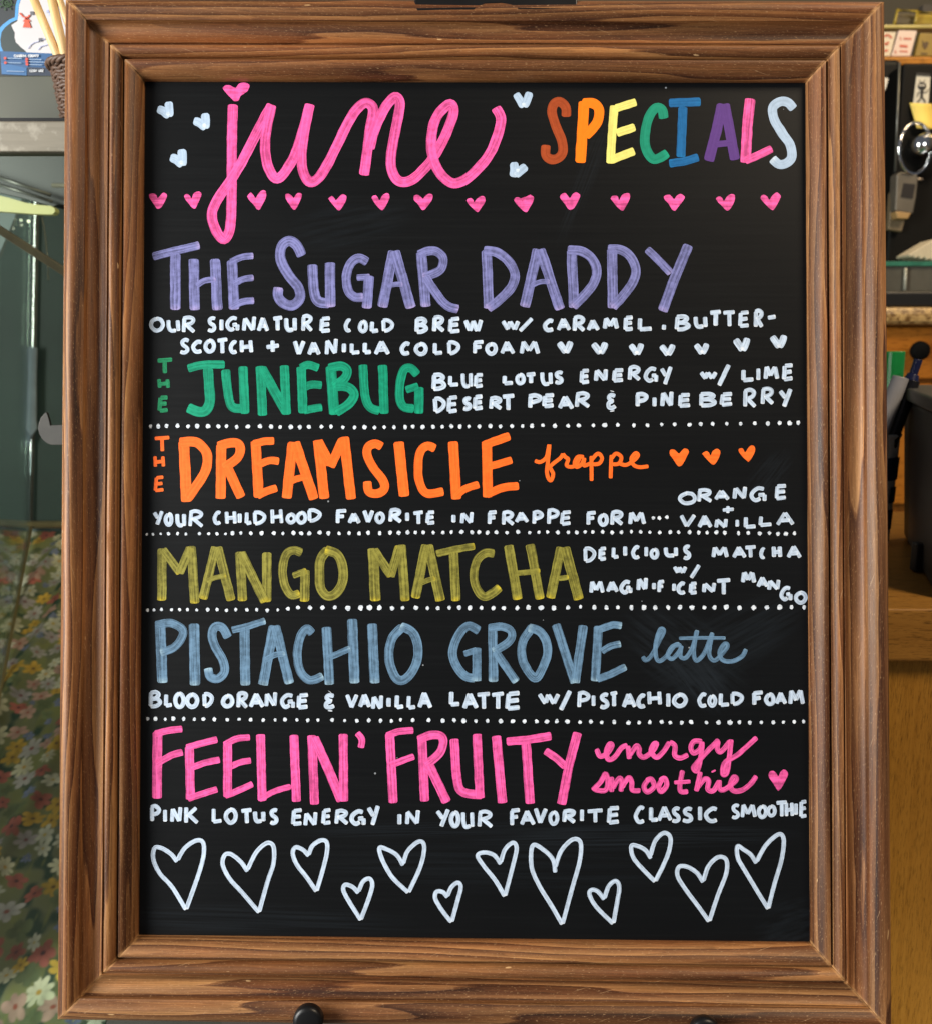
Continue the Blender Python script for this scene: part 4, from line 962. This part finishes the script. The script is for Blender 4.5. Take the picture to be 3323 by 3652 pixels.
sign = empty('dark_sign', at(60, 265, .42), 'dark slate sign with a green sun drawing behind the county map', 'sign')
bm = bmesh.new(); pxbox(bm, -420, -140, 330, 275, .42, .012); bm_obj('sign_board', bm, plain('slate_board', (.018, .026, .032, 1), .6, 0, .3, 20), sign)
bm = bmesh.new()
pline(bm, [(24 + 11 * (1 - t / 13) * math.cos(t * .9), 8 + 11 * (1 - t / 13) * math.sin(t * .9)) for t in range(12)], 3, .4185)
pline(bm, [(24 + 17 * math.cos(t * .42), 8 + 15 * math.sin(t * .42)) for t in range(16)], 3.5, .4185)
for k in range(7):
    a = .3 + k * .75
    pline(bm, [(24 + 22 * math.cos(a), 8 + 20 * math.sin(a)), (24 + 31 * math.cos(a), 8 + 28 * math.sin(a))], 3.5, .4185)
bm_obj('sun_drawing', bm, plain('green_chalk', (.05, .11, .045, 1), .8, 0, .4, 200), sign)

mapb = empty('county_map_sign', at(110, 272, .30), 'cut out county map sign with a red windmill and blue text panel', 'map')
BLUE = plain('map_blue', (.012, .085, .235, 1), .4); SKYB = plain('map_border_blue', (.06, .29, .66, 1), .4); NAVY = plain('map_navy', (.008, .022, .055, 1), .4)
bm = bmesh.new(); pxpoly(bm, [(80, -60), (64, -10), (56, 16), (53, 60), (34, 68), (10, 86), (-6, 104), (-14, 140), (-10, 168), (4, 190), (330, 196), (330, -60)], .306, .004); bm_obj('map_border', bm, SKYB, mapb)
bm = bmesh.new(); pxpoly(bm, [(92, -60), (76, -10), (67, 18), (63, 68), (40, 78), (18, 96), (6, 112), (1, 140), (4, 164), (14, 190), (330, 196), (330, -60)], .3050, .0009); bm_obj('map_backdrop', bm, plain('map_dark_teal', (.010, .026, .026, 1), .45), mapb)
bm = bmesh.new(); pxpoly(bm, [(92, -60), (77, -10), (68, 18), (65, 55), (62, 74), (40, 88), (46, 102), (53, 115), (52, 132), (57, 150), (66, 158), (75, 168), (86, 176), (98, 188), (330, 194), (330, -60)], .3040, .0009); bm_obj('county_shape', bm, plain('map_white', (.50, .49, .51, 1), .45, 0, .06), mapb)
bm = bmesh.new(); pxpoly(bm, [(0, 181), (330, 196), (330, 274), (97, 269), (6, 264)], .3030, .0009); tp = bm_obj('text_panel', bm, BLUE, mapb)
bm = bmesh.new(); pxpoly(bm, [(97, 238), (330, 246), (330, 273), (97, 268)], .3022, .0007); bm_obj('footer_panel', bm, NAVY, mapb)
bm = bmesh.new(); pxpoly(bm, [(4, 222), (95, 240), (95, 268), (6, 263)], .3022, .0007); bm_obj('footer_panel', bm, plain('map_mid_blue', (.02, .13, .34, 1), .4), mapb)
bm = bmesh.new(); ptext(bm, 'CAMBRIA COUNTY', 50, 193, 138, 202, 2.4, .3014)
ptext(bm, 'LEARN MORE', 106, 247, 156, 255, 2.4, .3014)
bm_obj('printed_words', bm, plain('print_white', (.70, .74, .80, 1), .5), mapb)
bm = bmesh.new()
for x, y in ((18, 206), (19, 222), (95, 209), (95, 218), (96, 228), (183, 212), (184, 224)): pdisc(bm, x, y, 5, .3014)
bm_obj('red_markers', bm, plain('print_red', (.55, .06, .04, 1), .5), mapb)
bm = bmesh.new()
for x, y, l in ((26, 206, 52), (26, 222, 50), (103, 210, 45), (103, 219, 60), (104, 229, 46), (191, 213, 40), (191, 225, 38), (24, 252, 62)): pline(bm, [(x, y), (x + l, y + l * .03)], 2.6, .3014)
bm_obj('list_lines', bm, plain('print_pale_blue', (.28, .40, .58, 1), .5), mapb)
bm = bmesh.new()
pxpoly(bm, [(89, 60), (95, 56), (99, 60), (101, 72), (106, 84), (111, 97), (81, 95), (86, 80)], .3030, .0008)
pline(bm, [(72, 48), (94, 66), (106, 52)], 4, .3030); pline(bm, [(82, 74), (94, 66), (108, 74)], 4, .3030)
pxpoly(bm, [(68, 46), (73, 43), (84, 56), (80, 59)], .3030, .0008); pxpoly(bm, [(100, 54), (103, 50), (107, 54), (103, 60)], .3030, .0008)
bm_obj('windmill_picture', bm, plain('windmill_red', (.62, .075, .03, 1), .5), mapb)
bm = bmesh.new()
for x, y in ((114, 45), (144, 140)): pxbox(bm, x - 6, y - 6, x + 6, y + 6, .3030, .0007)
bm_obj('map_squares', bm, plain('print_grey', (.10, .10, .12, 1), .5), mapb)
bm = bmesh.new()
pline(bm, [(100, 172), (110, 158), (122, 150), (140, 145), (156, 138), (170, 133)], 2, .3030); pline(bm, [(136, 176), (146, 164), (160, 160), (172, 157)], 2.2, .3030)
for x, y in ((170, 38), (179, 47), (188, 44)): pdisc(bm, x, y, 5, .3030)
bm_obj('map_rivers', bm, plain('print_lilac', (.36, .40, .62, 1), .5), mapb)

wick = empty('wicker_basket', at(312, 428, .215), 'small brown wicker basket on top of the display case holding wooden sticks', 'basket')
bx = at(312, 340, .215)
def px_r(px, Y, ref=312): return abs(at(px, 340, Y).x - at(ref, 340, Y).x)
zt, zb = at(312, 252, .215).z, at(312, 428, .215).z
rt, rb_ = px_r(203, .215), px_r(224, .215)
WICK = plain('wicker', (.115, .062, .038, 1), .55, 0, .45, 300, .3)
bm = bmesh.new()
nr = 15
for i in range(nr):
    f = i / (nr - 1); z = zb + (zt - zb) * f; r = rb_ + (rt - rb_) * f
    P = [(bx.x + (r + .0009 * math.sin(k * math.pi * 14 / 28 * 1.0 + i * math.pi)) * math.cos(2 * math.pi * k / 56), bx.y + (r + .0009 * math.sin(k * math.pi / 2 + i * math.pi)) * math.sin(2 * math.pi * k / 56), z + .0008 * math.sin(k * 1.3 + i)) for k in range(57)]
    tube(bm, P, .00165, 6, False)
bm_obj('woven_wall', bm, WICK, wick, True)
bm = bmesh.new()
for q in (0, 1, 2):
    P = [(bx.x + (rt + .0022 + .0017 * math.cos(k * .7 + q * 2.1)) * math.cos(2 * math.pi * k / 80), bx.y + (rt + .0022 + .0017 * math.cos(k * .7 + q * 2.1)) * math.sin(2 * math.pi * k / 80), zt + .0022 + .0017 * math.sin(k * .7 + q * 2.1)) for k in range(81)]
    tube(bm, P, .0019, 6, False)
bm_obj('braided_rim', bm, WICK, wick, True)
bm = bmesh.new()
for k in range(20):
    a = 2 * math.pi * k / 20
    tube(bm, [(bx.x + rb_ * math.cos(a), bx.y + rb_ * math.sin(a), zb), (bx.x + rt * math.cos(a), bx.y + rt * math.sin(a), zt)], .0011, 6)
bm_obj('stakes', bm, WICK, wick, True)
SW = NT('pale_bamboo'); wv = SW.noise(SW.mapv(SW.obj(), (300, 300, 12)), 1, 3)
SW.set(Base_Color=SW.ramp(wv, [(.3, srgb(196, 158, 104)), (.7, srgb(226, 196, 146))]), Roughness=.5); SW = SW.m
for a, b, r, lab in (((112, -25), (262, 330), 14, 'pale wooden stick leaning furthest left out of the wicker basket'), ((180, -25), (262, 330), 15, 'pale wooden stick in the middle of the wicker basket'), ((204, -30), (268, 160), 11, 'thin pale wooden stick closest to the chalkboard frame')):
    bm = bmesh.new(); rr = r * (.215 + .6) / F_PX
    tube(bm, [at(a[0], a[1], .205), at(b[0], b[1], .212)], rr, 14)
    tag(own(bm_obj('wooden_stick', bm, SW, None, True)), lab, 'stick', 'wooden sticks in the wicker basket')

# ------------------------------------------------------------------ counter on the right
def oak(name, a, b, sc, rough=.45):
    t = NT(name); ob = t.obj()
    n1 = t.noise(t.mapv(ob, sc), 1, 5, .6); n2 = t.noise(t.mapv(ob, tuple(q * 6 for q in sc)), 1, 3, .7)
    c = t.mix(n1, a, b)
    c = t.mix(t.ramp(n2, [(.53, 0.), (.66, .85)]), c, tuple(q * .35 for q in a[:3]) + (1,))
    t.set(Base_Color=c, Roughness=rough); t.p.inputs['Specular IOR Level'].default_value = .16
    return t.m
OAKV = oak('golden_oak_upright', (.36, .155, .018, 1), (.54, .262, .040, 1), (260, 260, 14))
OAKH = oak('golden_oak_top', (.26, .112, .018, 1), (.46, .225, .045, 1), (14, 190, 190))
table = empty('oak_counter', (at(3400, 3652, .165).x, .4, -1.16), 'golden oak counter standing right of the chalkboard', 'counter')
ztop, zlow = at(3240, 2172, .16).z, at(3240, 2362, .16).z
xl = at(3050, 2200, .16).x
bm = bmesh.new(); box(bm, (xl, .16, zlow), (xl + .75, .62, ztop)); bm_obj('counter_top', bm, OAKH, table, bevel=.003)
bm = bmesh.new(); box(bm, (xl + .012, .172, -1.16), (xl + .73, .60, zlow)); sp = bm_obj('end_panel', bm, OAKV, table, bevel=.001)
bm = bmesh.new()
pxpoly(bm, [(3170, 2470), (3186, 2462), (3200, 2478), (3222, 2488), (3218, 2506), (3205, 2518), (3192, 2500), (3174, 2490)], .1712, .0006); bm_obj('scuff_mark', bm, plain('pale_scuff', (.42, .33, .20, 1), .7, 0, .4, 200), sp)

def atz(px, py, Z):
    d = ray(px, py); return CAM_W + d * ((Z - CAM_W.z) / d.z)
# dark bin
bn = empty('storage_bin', (at(3330, 2000, .3).x, .3, ztop), 'charcoal plastic bin standing on the oak counter', 'bin')
A, B = atz(3222, 1915, ztop + .001), atz(3335, 2134, ztop + .001)
BIN = plain('charcoal_plastic', (.022, .022, .022, 1), .5, 0, .2, 30)
zb1 = at(3300, 1452, .30).z
vA, vB = A + Vector((-.012, .006, 0)), B + Vector((-.012, 0, 0))
bm = bmesh.new()
rgt = Vector((.26, .05, 0))
lower = [A, B, B + rgt, A + rgt]; upper = [Vector((p.x - (.012 if i < 2 else -.012), p.y + (.008 if i in (0, 3) else -.008), zb1)) for i, p in enumerate(lower)]
a = [bm.verts.new(p) for p in lower]; b = [bm.verts.new(p) for p in upper]
bm.faces.new(a); bm.faces.new(b[::-1])
for i in range(4): bm.faces.new((a[i], b[i], b[(i + 1) % 4], a[(i + 1) % 4]))
bm_obj('bin_body', bm, BIN, bn, bevel=.006)
bm = bmesh.new()
up2 = [p + Vector(((-.006 if i < 2 else .006), (.006 if i in (0, 3) else -.006), 0)) for i, p in enumerate(upper)]
hexa(bm, [p + Vector((0, 0, .0)) for p in up2], (0, 0, .014)); bm_obj('bin_rim', bm, plain('charcoal_rim', (.055, .055, .052, 1), .4), bn, bevel=.003)
bm = bmesh.new()
c0 = A.lerp(B, .62) + Vector((-.004, 0, .012)); box(bm, (c0.x - .006, c0.y - .006, c0.z - .012), (c0.x + .004, c0.y + .006, c0.z + .018)); bm_obj('foot_latch', bm, BIN, bn, bevel=.002)

# white mug with pens
MY = .42
mc = at(3085, 1700, MY); mzb = ztop + .0008; mzt = at(3120, 1540, MY).z
mr_t = at(3207, 1545, MY).x - mc.x; mr_b = at(3163, 1900, MY).x - mc.x
mug = empty('pen_mug', (mc.x, MY, mzb), 'white tapered mug with dark blue print holding pens beside the frame', 'mug')
hm = mzt - mzb
bm = bmesh.new()
prof = [(mr_b * .9, 0), (mr_b, .004), (mr_t - .002, hm - .006), (mr_t, hm - .002), (mr_t - .001, hm), (mr_t - .0035, hm - .001), (mr_t - .0045, hm - .008), (mr_b - .005, .012)]
lathe(bm, (mc.x, MY, mzb), (0, 0, 1), prof, 48); bm_obj('mug_body', bm, plain('white_ceramic', (.62, .62, .58, 1), .25, 0, .06), mug, True)
def mug_patch(name, z0, z1, a0, a1, mat, ring=False):
    bm = bmesh.new()
    n = 14; rows = []
    for i in range(n + 1):
        a = math.radians(a0 + (a1 - a0) * i / n); row = []
        for z in (z0, z1):
            r = mr_b + (mr_t - mr_b) * (z / hm) + .0004
            row.append(bm.verts.new((mc.x + r * math.cos(a), MY + r * math.sin(a), mzb + z)))
        rows.append(row)
    for i in range(n): bm.faces.new((rows[i][0], rows[i + 1][0], rows[i + 1][1], rows[i][1]))
    bm_obj(name, bm, mat, mug, True)
MNAVY = plain('mug_print_navy', (.012, .02, .05, 1), .35)
mug_patch('printed_band', hm * .60, hm * .80, -75, -32, MNAVY)
mug_patch('printed_band', hm * .40, hm * .54, -60, -30, MNAVY); mug_patch('printed_band', hm * .16, hm * .34, -70, -34, MNAVY)
def pen(name, lab, parts, rest):
    e = empty(name, rest, lab, 'pen', 'pens standing in the white mug')
    for nm, a, b, ra, rb2, mat, Ya, Yb in parts:
        bm = bmesh.new(); k = (MY + .6) / F_PX
        tube(bm, [at(a[0], a[1], Ya), at(b[0], b[1], Yb)], [ra * k, rb2 * k], 20)
        bm_obj(nm, bm, mat, e, False, bevel=.0008)
rest = Vector((mc.x, MY, mzb + .013))
GREEN = plain('green_plastic', (.006, .27, .055, 1), .35); NAVYP = plain('navy_plastic', (.008, .012, .06, 1), .22); PBLK = plain('pen_black', (.008, .008, .010, 1), .25)
CLEAR = plain('frosted_cap', (.34, .34, .36, 1), .18, 0, .1)
pen('marker_pen', 'green marker standing in the white mug', [('marker_cap', (3176, 1450), (3189, 1253), 34, 36, GREEN, .43, .43), ('marker_body', (3150, 1850), (3176, 1450), 26, 30, GREEN, .43, .43)], rest)
pen('ball_pen', 'black pen with a navy push button, leaning right in the white mug', [('pen_barrel', (3130, 1700), (3252, 1356), 24, 27, PBLK, .40, .40), ('pen_collar', (3247, 1358), (3257, 1334), 26, 19, NAVYP, .40, .40), ('push_button', (3256, 1336), (3274, 1282), 14, 15, NAVYP, .40, .40)], rest)
pen('capped_pen', 'pen with a clear grey cap in front of the black pen', [('pen_cap', (3128, 1560), (3212, 1345), 31, 27, CLEAR, .385, .385), ('pen_body', (3090, 1700), (3128, 1560), 22, 24, CLEAR, .39, .385)], rest)

# drawer cabinet further back
cab = empty('drawer_cabinet', (at(3300, 1900, 1.0).x, 1.1, -1.16), 'orange wooden drawer cabinet under the stone pattern counter edge', 'cabinet')
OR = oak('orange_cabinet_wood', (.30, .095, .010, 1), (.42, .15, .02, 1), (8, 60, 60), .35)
xa, xb = at(3040, 1500, 1.0).x, at(3700, 1500, 1.0).x
zc0 = at(3240, 1158, 1.0).z
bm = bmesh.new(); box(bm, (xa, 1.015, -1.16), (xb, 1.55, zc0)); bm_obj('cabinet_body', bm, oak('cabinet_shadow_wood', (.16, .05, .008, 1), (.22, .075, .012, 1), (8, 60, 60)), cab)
for y0, y1 in ((1166, 1352), (1368, 1800)):
    bm = bmesh.new(); pxbox(bm, 3046, y0, 3690, y1, 1.0, .013); bm_obj('drawer_front', bm, OR, cab, bevel=.004)
bm = bmesh.new(); k = 1.6 / F_PX
lathe(bm, at(3259, 1250, .999), (0, -1, 0), [(14 * k, 0), (13 * k, .008), (30 * k, .014), (34 * k, .020), (32 * k, .026), (20 * k, .030)], 32); bm_obj('drawer_knob', bm, plain('black_knob', (.002, .002, .002, 1), .8, Specular_IOR_Level=.1), cab, True)
LAM = NT('stone_laminate'); ln = LAM.noise(LAM.obj(), 110, 5, .65); l2 = LAM.noise(LAM.obj(), 25, 3)
LAM.set(Base_Color=LAM.mix(LAM.ramp(ln, [(.38, 0.), (.6, 1.)]), (.13, .065, .02, 1), LAM.mix(l2, (.42, .25, .08, 1), (.58, .40, .18, 1))), Roughness=.3)
bm = bmesh.new(); pxbox(bm, 3036, 1094, 3700, 1157, .965, .50); bm_obj('countertop', bm, LAM.m, cab, bevel=.012)
zct = at(3240, 1094, .965).z

# things standing on that counter
zc = zct + .0005
bm = bmesh.new(); box(bm, (at(3050, 1050, 1.0).x, 1.0, zc), (at(3500, 1050, 1.0).x, 1.25, at(3240, 1038, 1.0).z))  # black box put in for the shadow band above the countertop
tag(own(bm_obj('shadow_band_box', bm, plain('shadow_band_black', (.004, .004, .004, 1), .4), None, bevel=.004)), 'low black box added as the shadow band under the glass box', 'shadow band')
gb = empty('glass_box', (at(3200, 1036, 1.02).x, 1.1, at(3240, 1037, 1.0).z), 'low glass box with a green glass top edge beside the frame', 'glass box')
bm = bmesh.new(); z1 = at(3240, 1037, 1.0).z + .0006; box(bm, (at(3060, 1000, 1.02).x, 1.02, z1), (at(3480, 1000, 1.02).x, 1.22, at(3240, 949, 1.02).z)); bm_obj('box_side', bm, plain('smoky_glass_side', (.11, .10, .075, 1), .15, 0, .4, 14), gb)
bm = bmesh.new(); pxbox(bm, 3056, 931, 3482, 948, 1.012, .22); bm_obj('glass_lid', bm, plain('green_glass_edge', (.045, .20, .13, 1), .12, 0, .5, 40), gb, bevel=.001)
bm = bmesh.new(); tube(bm, [at(3229, 955, 1.014), at(3226, 1034, 1.014)], .0028, 8); bm_obj('glass_corner', bm, plain('pale_glass_edge', (.34, .34, .28, 1), .2), gb, True)
bag = empty('paper_bag', at(3290, 930, 1.05), 'white paper bag with a serrated edge lying on the glass box', 'paper bag')
bm = bmesh.new(); pxpoly(bm, [(3238, 908), (3262, 893), (3330, 853), (3420, 830), (3420, 931), (3330, 931), (3318, 922), (3306, 928), (3298, 917), (3286, 925), (3276, 914), (3266, 922), (3256, 913), (3248, 918)], 1.03, .05); bm_obj('bag_body', bm, plain('cream_paper', (.52, .44, .30, 1), .7, 0, .1), bag, bevel=.003)

# black coffee machine
mach = empty('coffee_machine', (at(3300, 931, 1.1).x, 1.3, zc), 'tall black coffee machine behind the right side of the frame', 'coffee machine')
MB = plain('machine_black', (.004, .0035, .0025, 1), .6, 0, .3, 10, Specular_IOR_Level=.15)
bm = bmesh.new(); z0m = zc
box(bm, (at(3206, 400, 1.24).x, 1.24, z0m), (at(3700, 400, 1.24).x, 1.60, at(3240, 222, 1.24).z)); bm_obj('machine_body', bm, MB, mach, bevel=.006)
bm = bmesh.new(); box(bm, (at(3060, 400, 1.30).x, 1.30, z0m), (at(3203, 400, 1.30).x, 1.60, at(3190, 206, 1.30).z)); bm_obj('side_housing', bm, plain('machine_side', (.004, .004, .004, 1), .5, Specular_IOR_Level=.15), mach, bevel=.012)
bm = bmesh.new(); tube(bm, [at(3207, 222, 1.237), at(3192, 610, 1.237)], .0022, 8); bm_obj('edge_trim', bm, plain('trim_grey', (.16, .16, .14, 1), .3, .6), mach, True)
bm = bmesh.new(); pxpoly(bm, [(3152, 275), (3168, 278), (3160, 310), (3152, 325)], 1.22, .002)
tag(own(bm_obj('paper_note', bm, plain('note_white', (.66, .62, .54, 1), .7), None)), 'scrap of white paper peeking out beside the frame', 'note')
CHR = plain('chrome', (.72, .72, .72, 1), .10, 1.0, .05)
kb = empty('steam_knob', at(3262, 600, 1.2), 'round chrome knob with a ring on the black coffee machine', 'knob')
kk = 1.82 / F_PX
bm = bmesh.new(); cN = 48
cen = at(3262, 528, 1.20)
P = [cen + Vector((66 * kk * math.cos(2 * math.pi * i / cN), .016 * math.cos(2 * math.pi * i / cN), 80 * kk * math.sin(2 * math.pi * i / cN))) for i in range(cN + 1)]
tube(bm, P, 5.5 * kk, 10, False); bm_obj('knob_ring', bm, CHR, kb, True)
bm = bmesh.new(); lathe(bm, at(3262, 520, 1.235), (.55, -.8, -.05), [(38 * kk, 0), (38 * kk, .022), (30 * kk, .026), (30 * kk, .05), (40 * kk, .052), (42 * kk, .056), (42 * kk, .074), (38 * kk, .078)], 40); bm_obj('knob_hub', bm, CHR, kb, True)
st = empty('sticker', at(3288, 366, 1.236), 'white sticker with a black bug figure on the coffee machine', 'sticker')
bm = bmesh.new(); pxpoly(bm, [(3270, 258), (3318, 262), (3310, 368), (3256, 366)], 1.2385, .0012); bm_obj('sticker_paper', bm, plain('sticker_white', (.62, .58, .47, 1), .5), st)
bm = bmesh.new(); SY = 1.2372
pxpoly(bm, [(3270, 257), (3318, 261), (3318, 271), (3269, 268)], SY, .0008)
pdisc(bm, 3288, 306, 15, SY); pline(bm, [(3288, 320), (3286, 346)], 9, SY); pline(bm, [(3286, 344), (3277, 358), (3270, 363)], 5, SY); pline(bm, [(3287, 344), (3296, 356), (3299, 364)], 5, SY)
pline(bm, [(3287, 326), (3273, 330), (3270, 344)], 3, SY); pline(bm, [(3288, 326), (3303, 330), (3310, 316)], 3, SY); pline(bm, [(3284, 293), (3278, 284)], 2, SY); pline(bm, [(3291, 293), (3299, 283)], 2, SY)
bm_obj('printed_figure', bm, plain('sticker_black', (.006, .006, .006, 1), .5), st)
bm = bmesh.new(); pdisc(bm, 3282, 303, 4, 1.2364); pdisc(bm, 3292, 303, 4, 1.2364); bm_obj('printed_eyes', bm, plain('sticker_eye', (.62, .58, .5, 1), .5), st)
bm = bmesh.new()
rows = []
for i in range(9):
    f = i / 8; c = .012 * f * f
    xa_, xb_ = 3243 + 26 * f, 3322 + 18 * f; y_ = 366 + 90 * f
    rows.append([bm.verts.new(at(xa_, y_, 1.234 - c)), bm.verts.new(at(xb_, y_ + 3, 1.234 - c))])
for i in range(8): bm.faces.new((rows[i][0], rows[i][1], rows[i + 1][1], rows[i + 1][0]))
o = tag(own(bm_obj('sticky_note', bm, plain('yellow_paper', (.78, .60, .13, 1), .7, 0, .06), None, True)), 'yellow sticky note curling below the bug sticker', 'sticky note')
m = o.modifiers.new('thickness', 'SOLIDIFY'); m.thickness = .0006
hs = empty('valve_lever', at(3220, 825, 1.21), 'grey metal lever hanging below the chrome knob', 'lever')
LG = plain('lever_grey', (.17, .145, .11, 1), .38, .4, .2, 30)
bm = bmesh.new(); pxpoly(bm, [(3198, 620), (3212, 611), (3272, 620), (3274, 640), (3268, 700), (3256, 762), (3192, 752), (3196, 690)], 1.20, .03); bm_obj('lever_body', bm, LG, hs, bevel=.003)
bm = bmesh.new(); pxpoly(bm, [(3194, 752), (3250, 758), (3238, 780), (3200, 778)], 1.198, .025); bm_obj('lever_tip', bm, plain('lever_tip_tan', (.40, .24, .09, 1), .4), hs, bevel=.002)
bm = bmesh.new(); pxpoly(bm, [(3178, 690), (3196, 660), (3200, 775), (3228, 780), (3216, 826), (3168, 818)], 1.222, .016); bm_obj('mount_plate', bm, plain('mount_tan', (.22, .16, .09, 1), .45, .3), hs, bevel=.002)
bm = bmesh.new(); pxpoly(bm, [(3222, 652), (3264, 656), (3254, 708), (3212, 702)], 1.1985, .001); bm_obj('dark_plate', bm, plain('plate_dark', (.02, .016, .014, 1), .35), hs)
bm = bmesh.new(); tube(bm, [at(3268, 637, 1.205), at(3290, 639, 1.205)], .0026, 10); bm_obj('pin', bm, plain('pin_steel', (.55, .42, .30, 1), .3, .7), hs, True)

# tea packets in the amber stand, upper right
sh = empty('amber_stand', at(3300, 230, 1.40), 'amber clear plastic stand on an orange shelf holding tea packets', 'stand')
AMB = plain('amber_plastic', (.42, .31, .045, 1), .2, 0, .3, 20)
bm = bmesh.new(); pxbox(bm, 3040, 199, 3700, 232, 1.34, .26); bm_obj('shelf', bm, oak('orange_shelf', (.34, .13, .015, 1), (.44, .19, .03, 1), (8, 60, 60), .35), sh, bevel=.004)
for P in ([(3188, 88), (3199, 34), (3270, 38), (3262, 90)], [(3262, 90), (3274, 40), (3345, 46)]):
    bm = bmesh.new(); tube(bm, [at(x, y, 1.46) for x, y in P], .0034, 8); bm_obj('stand_hoop', bm, AMB, sh, True)
bm = bmesh.new(); pxbox(bm, 3100, 86, 3400, 99, 1.42, .03); bm_obj('stand_lip', bm, plain('amber_lip', (.50, .42, .14, 1), .2, 0, .3, 20), sh, bevel=.002)
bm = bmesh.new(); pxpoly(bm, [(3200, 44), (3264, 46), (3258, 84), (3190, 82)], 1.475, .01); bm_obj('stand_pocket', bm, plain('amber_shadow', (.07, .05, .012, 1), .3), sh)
bm = bmesh.new(); pxpoly(bm, [(3274, 48), (3380, 52), (3380, 84), (3266, 84)], 1.475, .01); bm_obj('stand_pocket', bm, AMB, sh)
RED = plain('packet_red', (.52, .10, .05, 1), .5)
def packet(lab, pts, mat, marks, mm, Y):
    e = empty('tea_packet', at(sum(p[0] for p in pts) / len(pts), max(p[1] for p in pts), Y), lab, 'tea packet', 'tea packets in the amber stand')
    bm = bmesh.new(); pxpoly(bm, pts, Y, .012); bm_obj('packet_front', bm, mat, e, bevel=.001)
    bm = bmesh.new(); marks(bm, Y - .001); bm_obj('packet_print', bm, mm, e)
def mk1(bm, Y):
    pline(bm, [(3152, 128), (3166, 122), (3180, 134)], 7, Y); pline(bm, [(3154, 152), (3162, 158), (3168, 148)], 8, Y); pline(bm, [(3152, 180), (3166, 178)], 8, Y)
def mk2(bm, Y):
    pline(bm, [(3210, 130), (3212, 142)], 3, Y); pline(bm, [(3222, 136), (3250, 137)], 6, Y); pline(bm, [(3208, 162), (3236, 164)], 9, Y); pline(bm, [(3208, 181), (3236, 182)], 5, Y); pline(bm, [(3192, 178), (3194, 190)], 4, Y)
def mk3(bm, Y):
    pxpoly(bm, [(3288, 142), (3296, 152), (3302, 146), (3312, 150), (3306, 166), (3298, 176), (3290, 164)], Y, .0006); pline(bm, [(3284, 190), (3306, 190)], 5, Y)
packet('white tea packet with red print, half hidden by the frame', [(3140, 112), (3196, 112), (3174, 199), (3120, 199)], plain('packet_cream', (.62, .54, .40, 1), .5, 0, .1), mk1, RED, 1.39)
packet('pinkish white tea packet with red words in the amber stand', [(3206, 106), (3270, 108), (3246, 199), (3178, 199)], plain('packet_pink', (.66, .52, .44, 1), .5, 0, .1), mk2, RED, 1.39)
packet('amber gold tea packet with a dark leaf emblem', [(3282, 116), (3350, 118), (3340, 199), (3262, 199)], plain('packet_amber', (.26, .17, .02, 1), .4, 0, .2), mk3, plain('packet_dark', (.07, .035, .006, 1), .5), 1.39)
bm = bmesh.new(); pxbox(bm, 3290, 14, 3480, 40, 1.9, .1)
tag(own(bm_obj('roof_beam', bm, plain('grey_beam', (.10, .085, .065, 1), .7), None)), 'grey beam on the wall above the amber stand', 'beam')
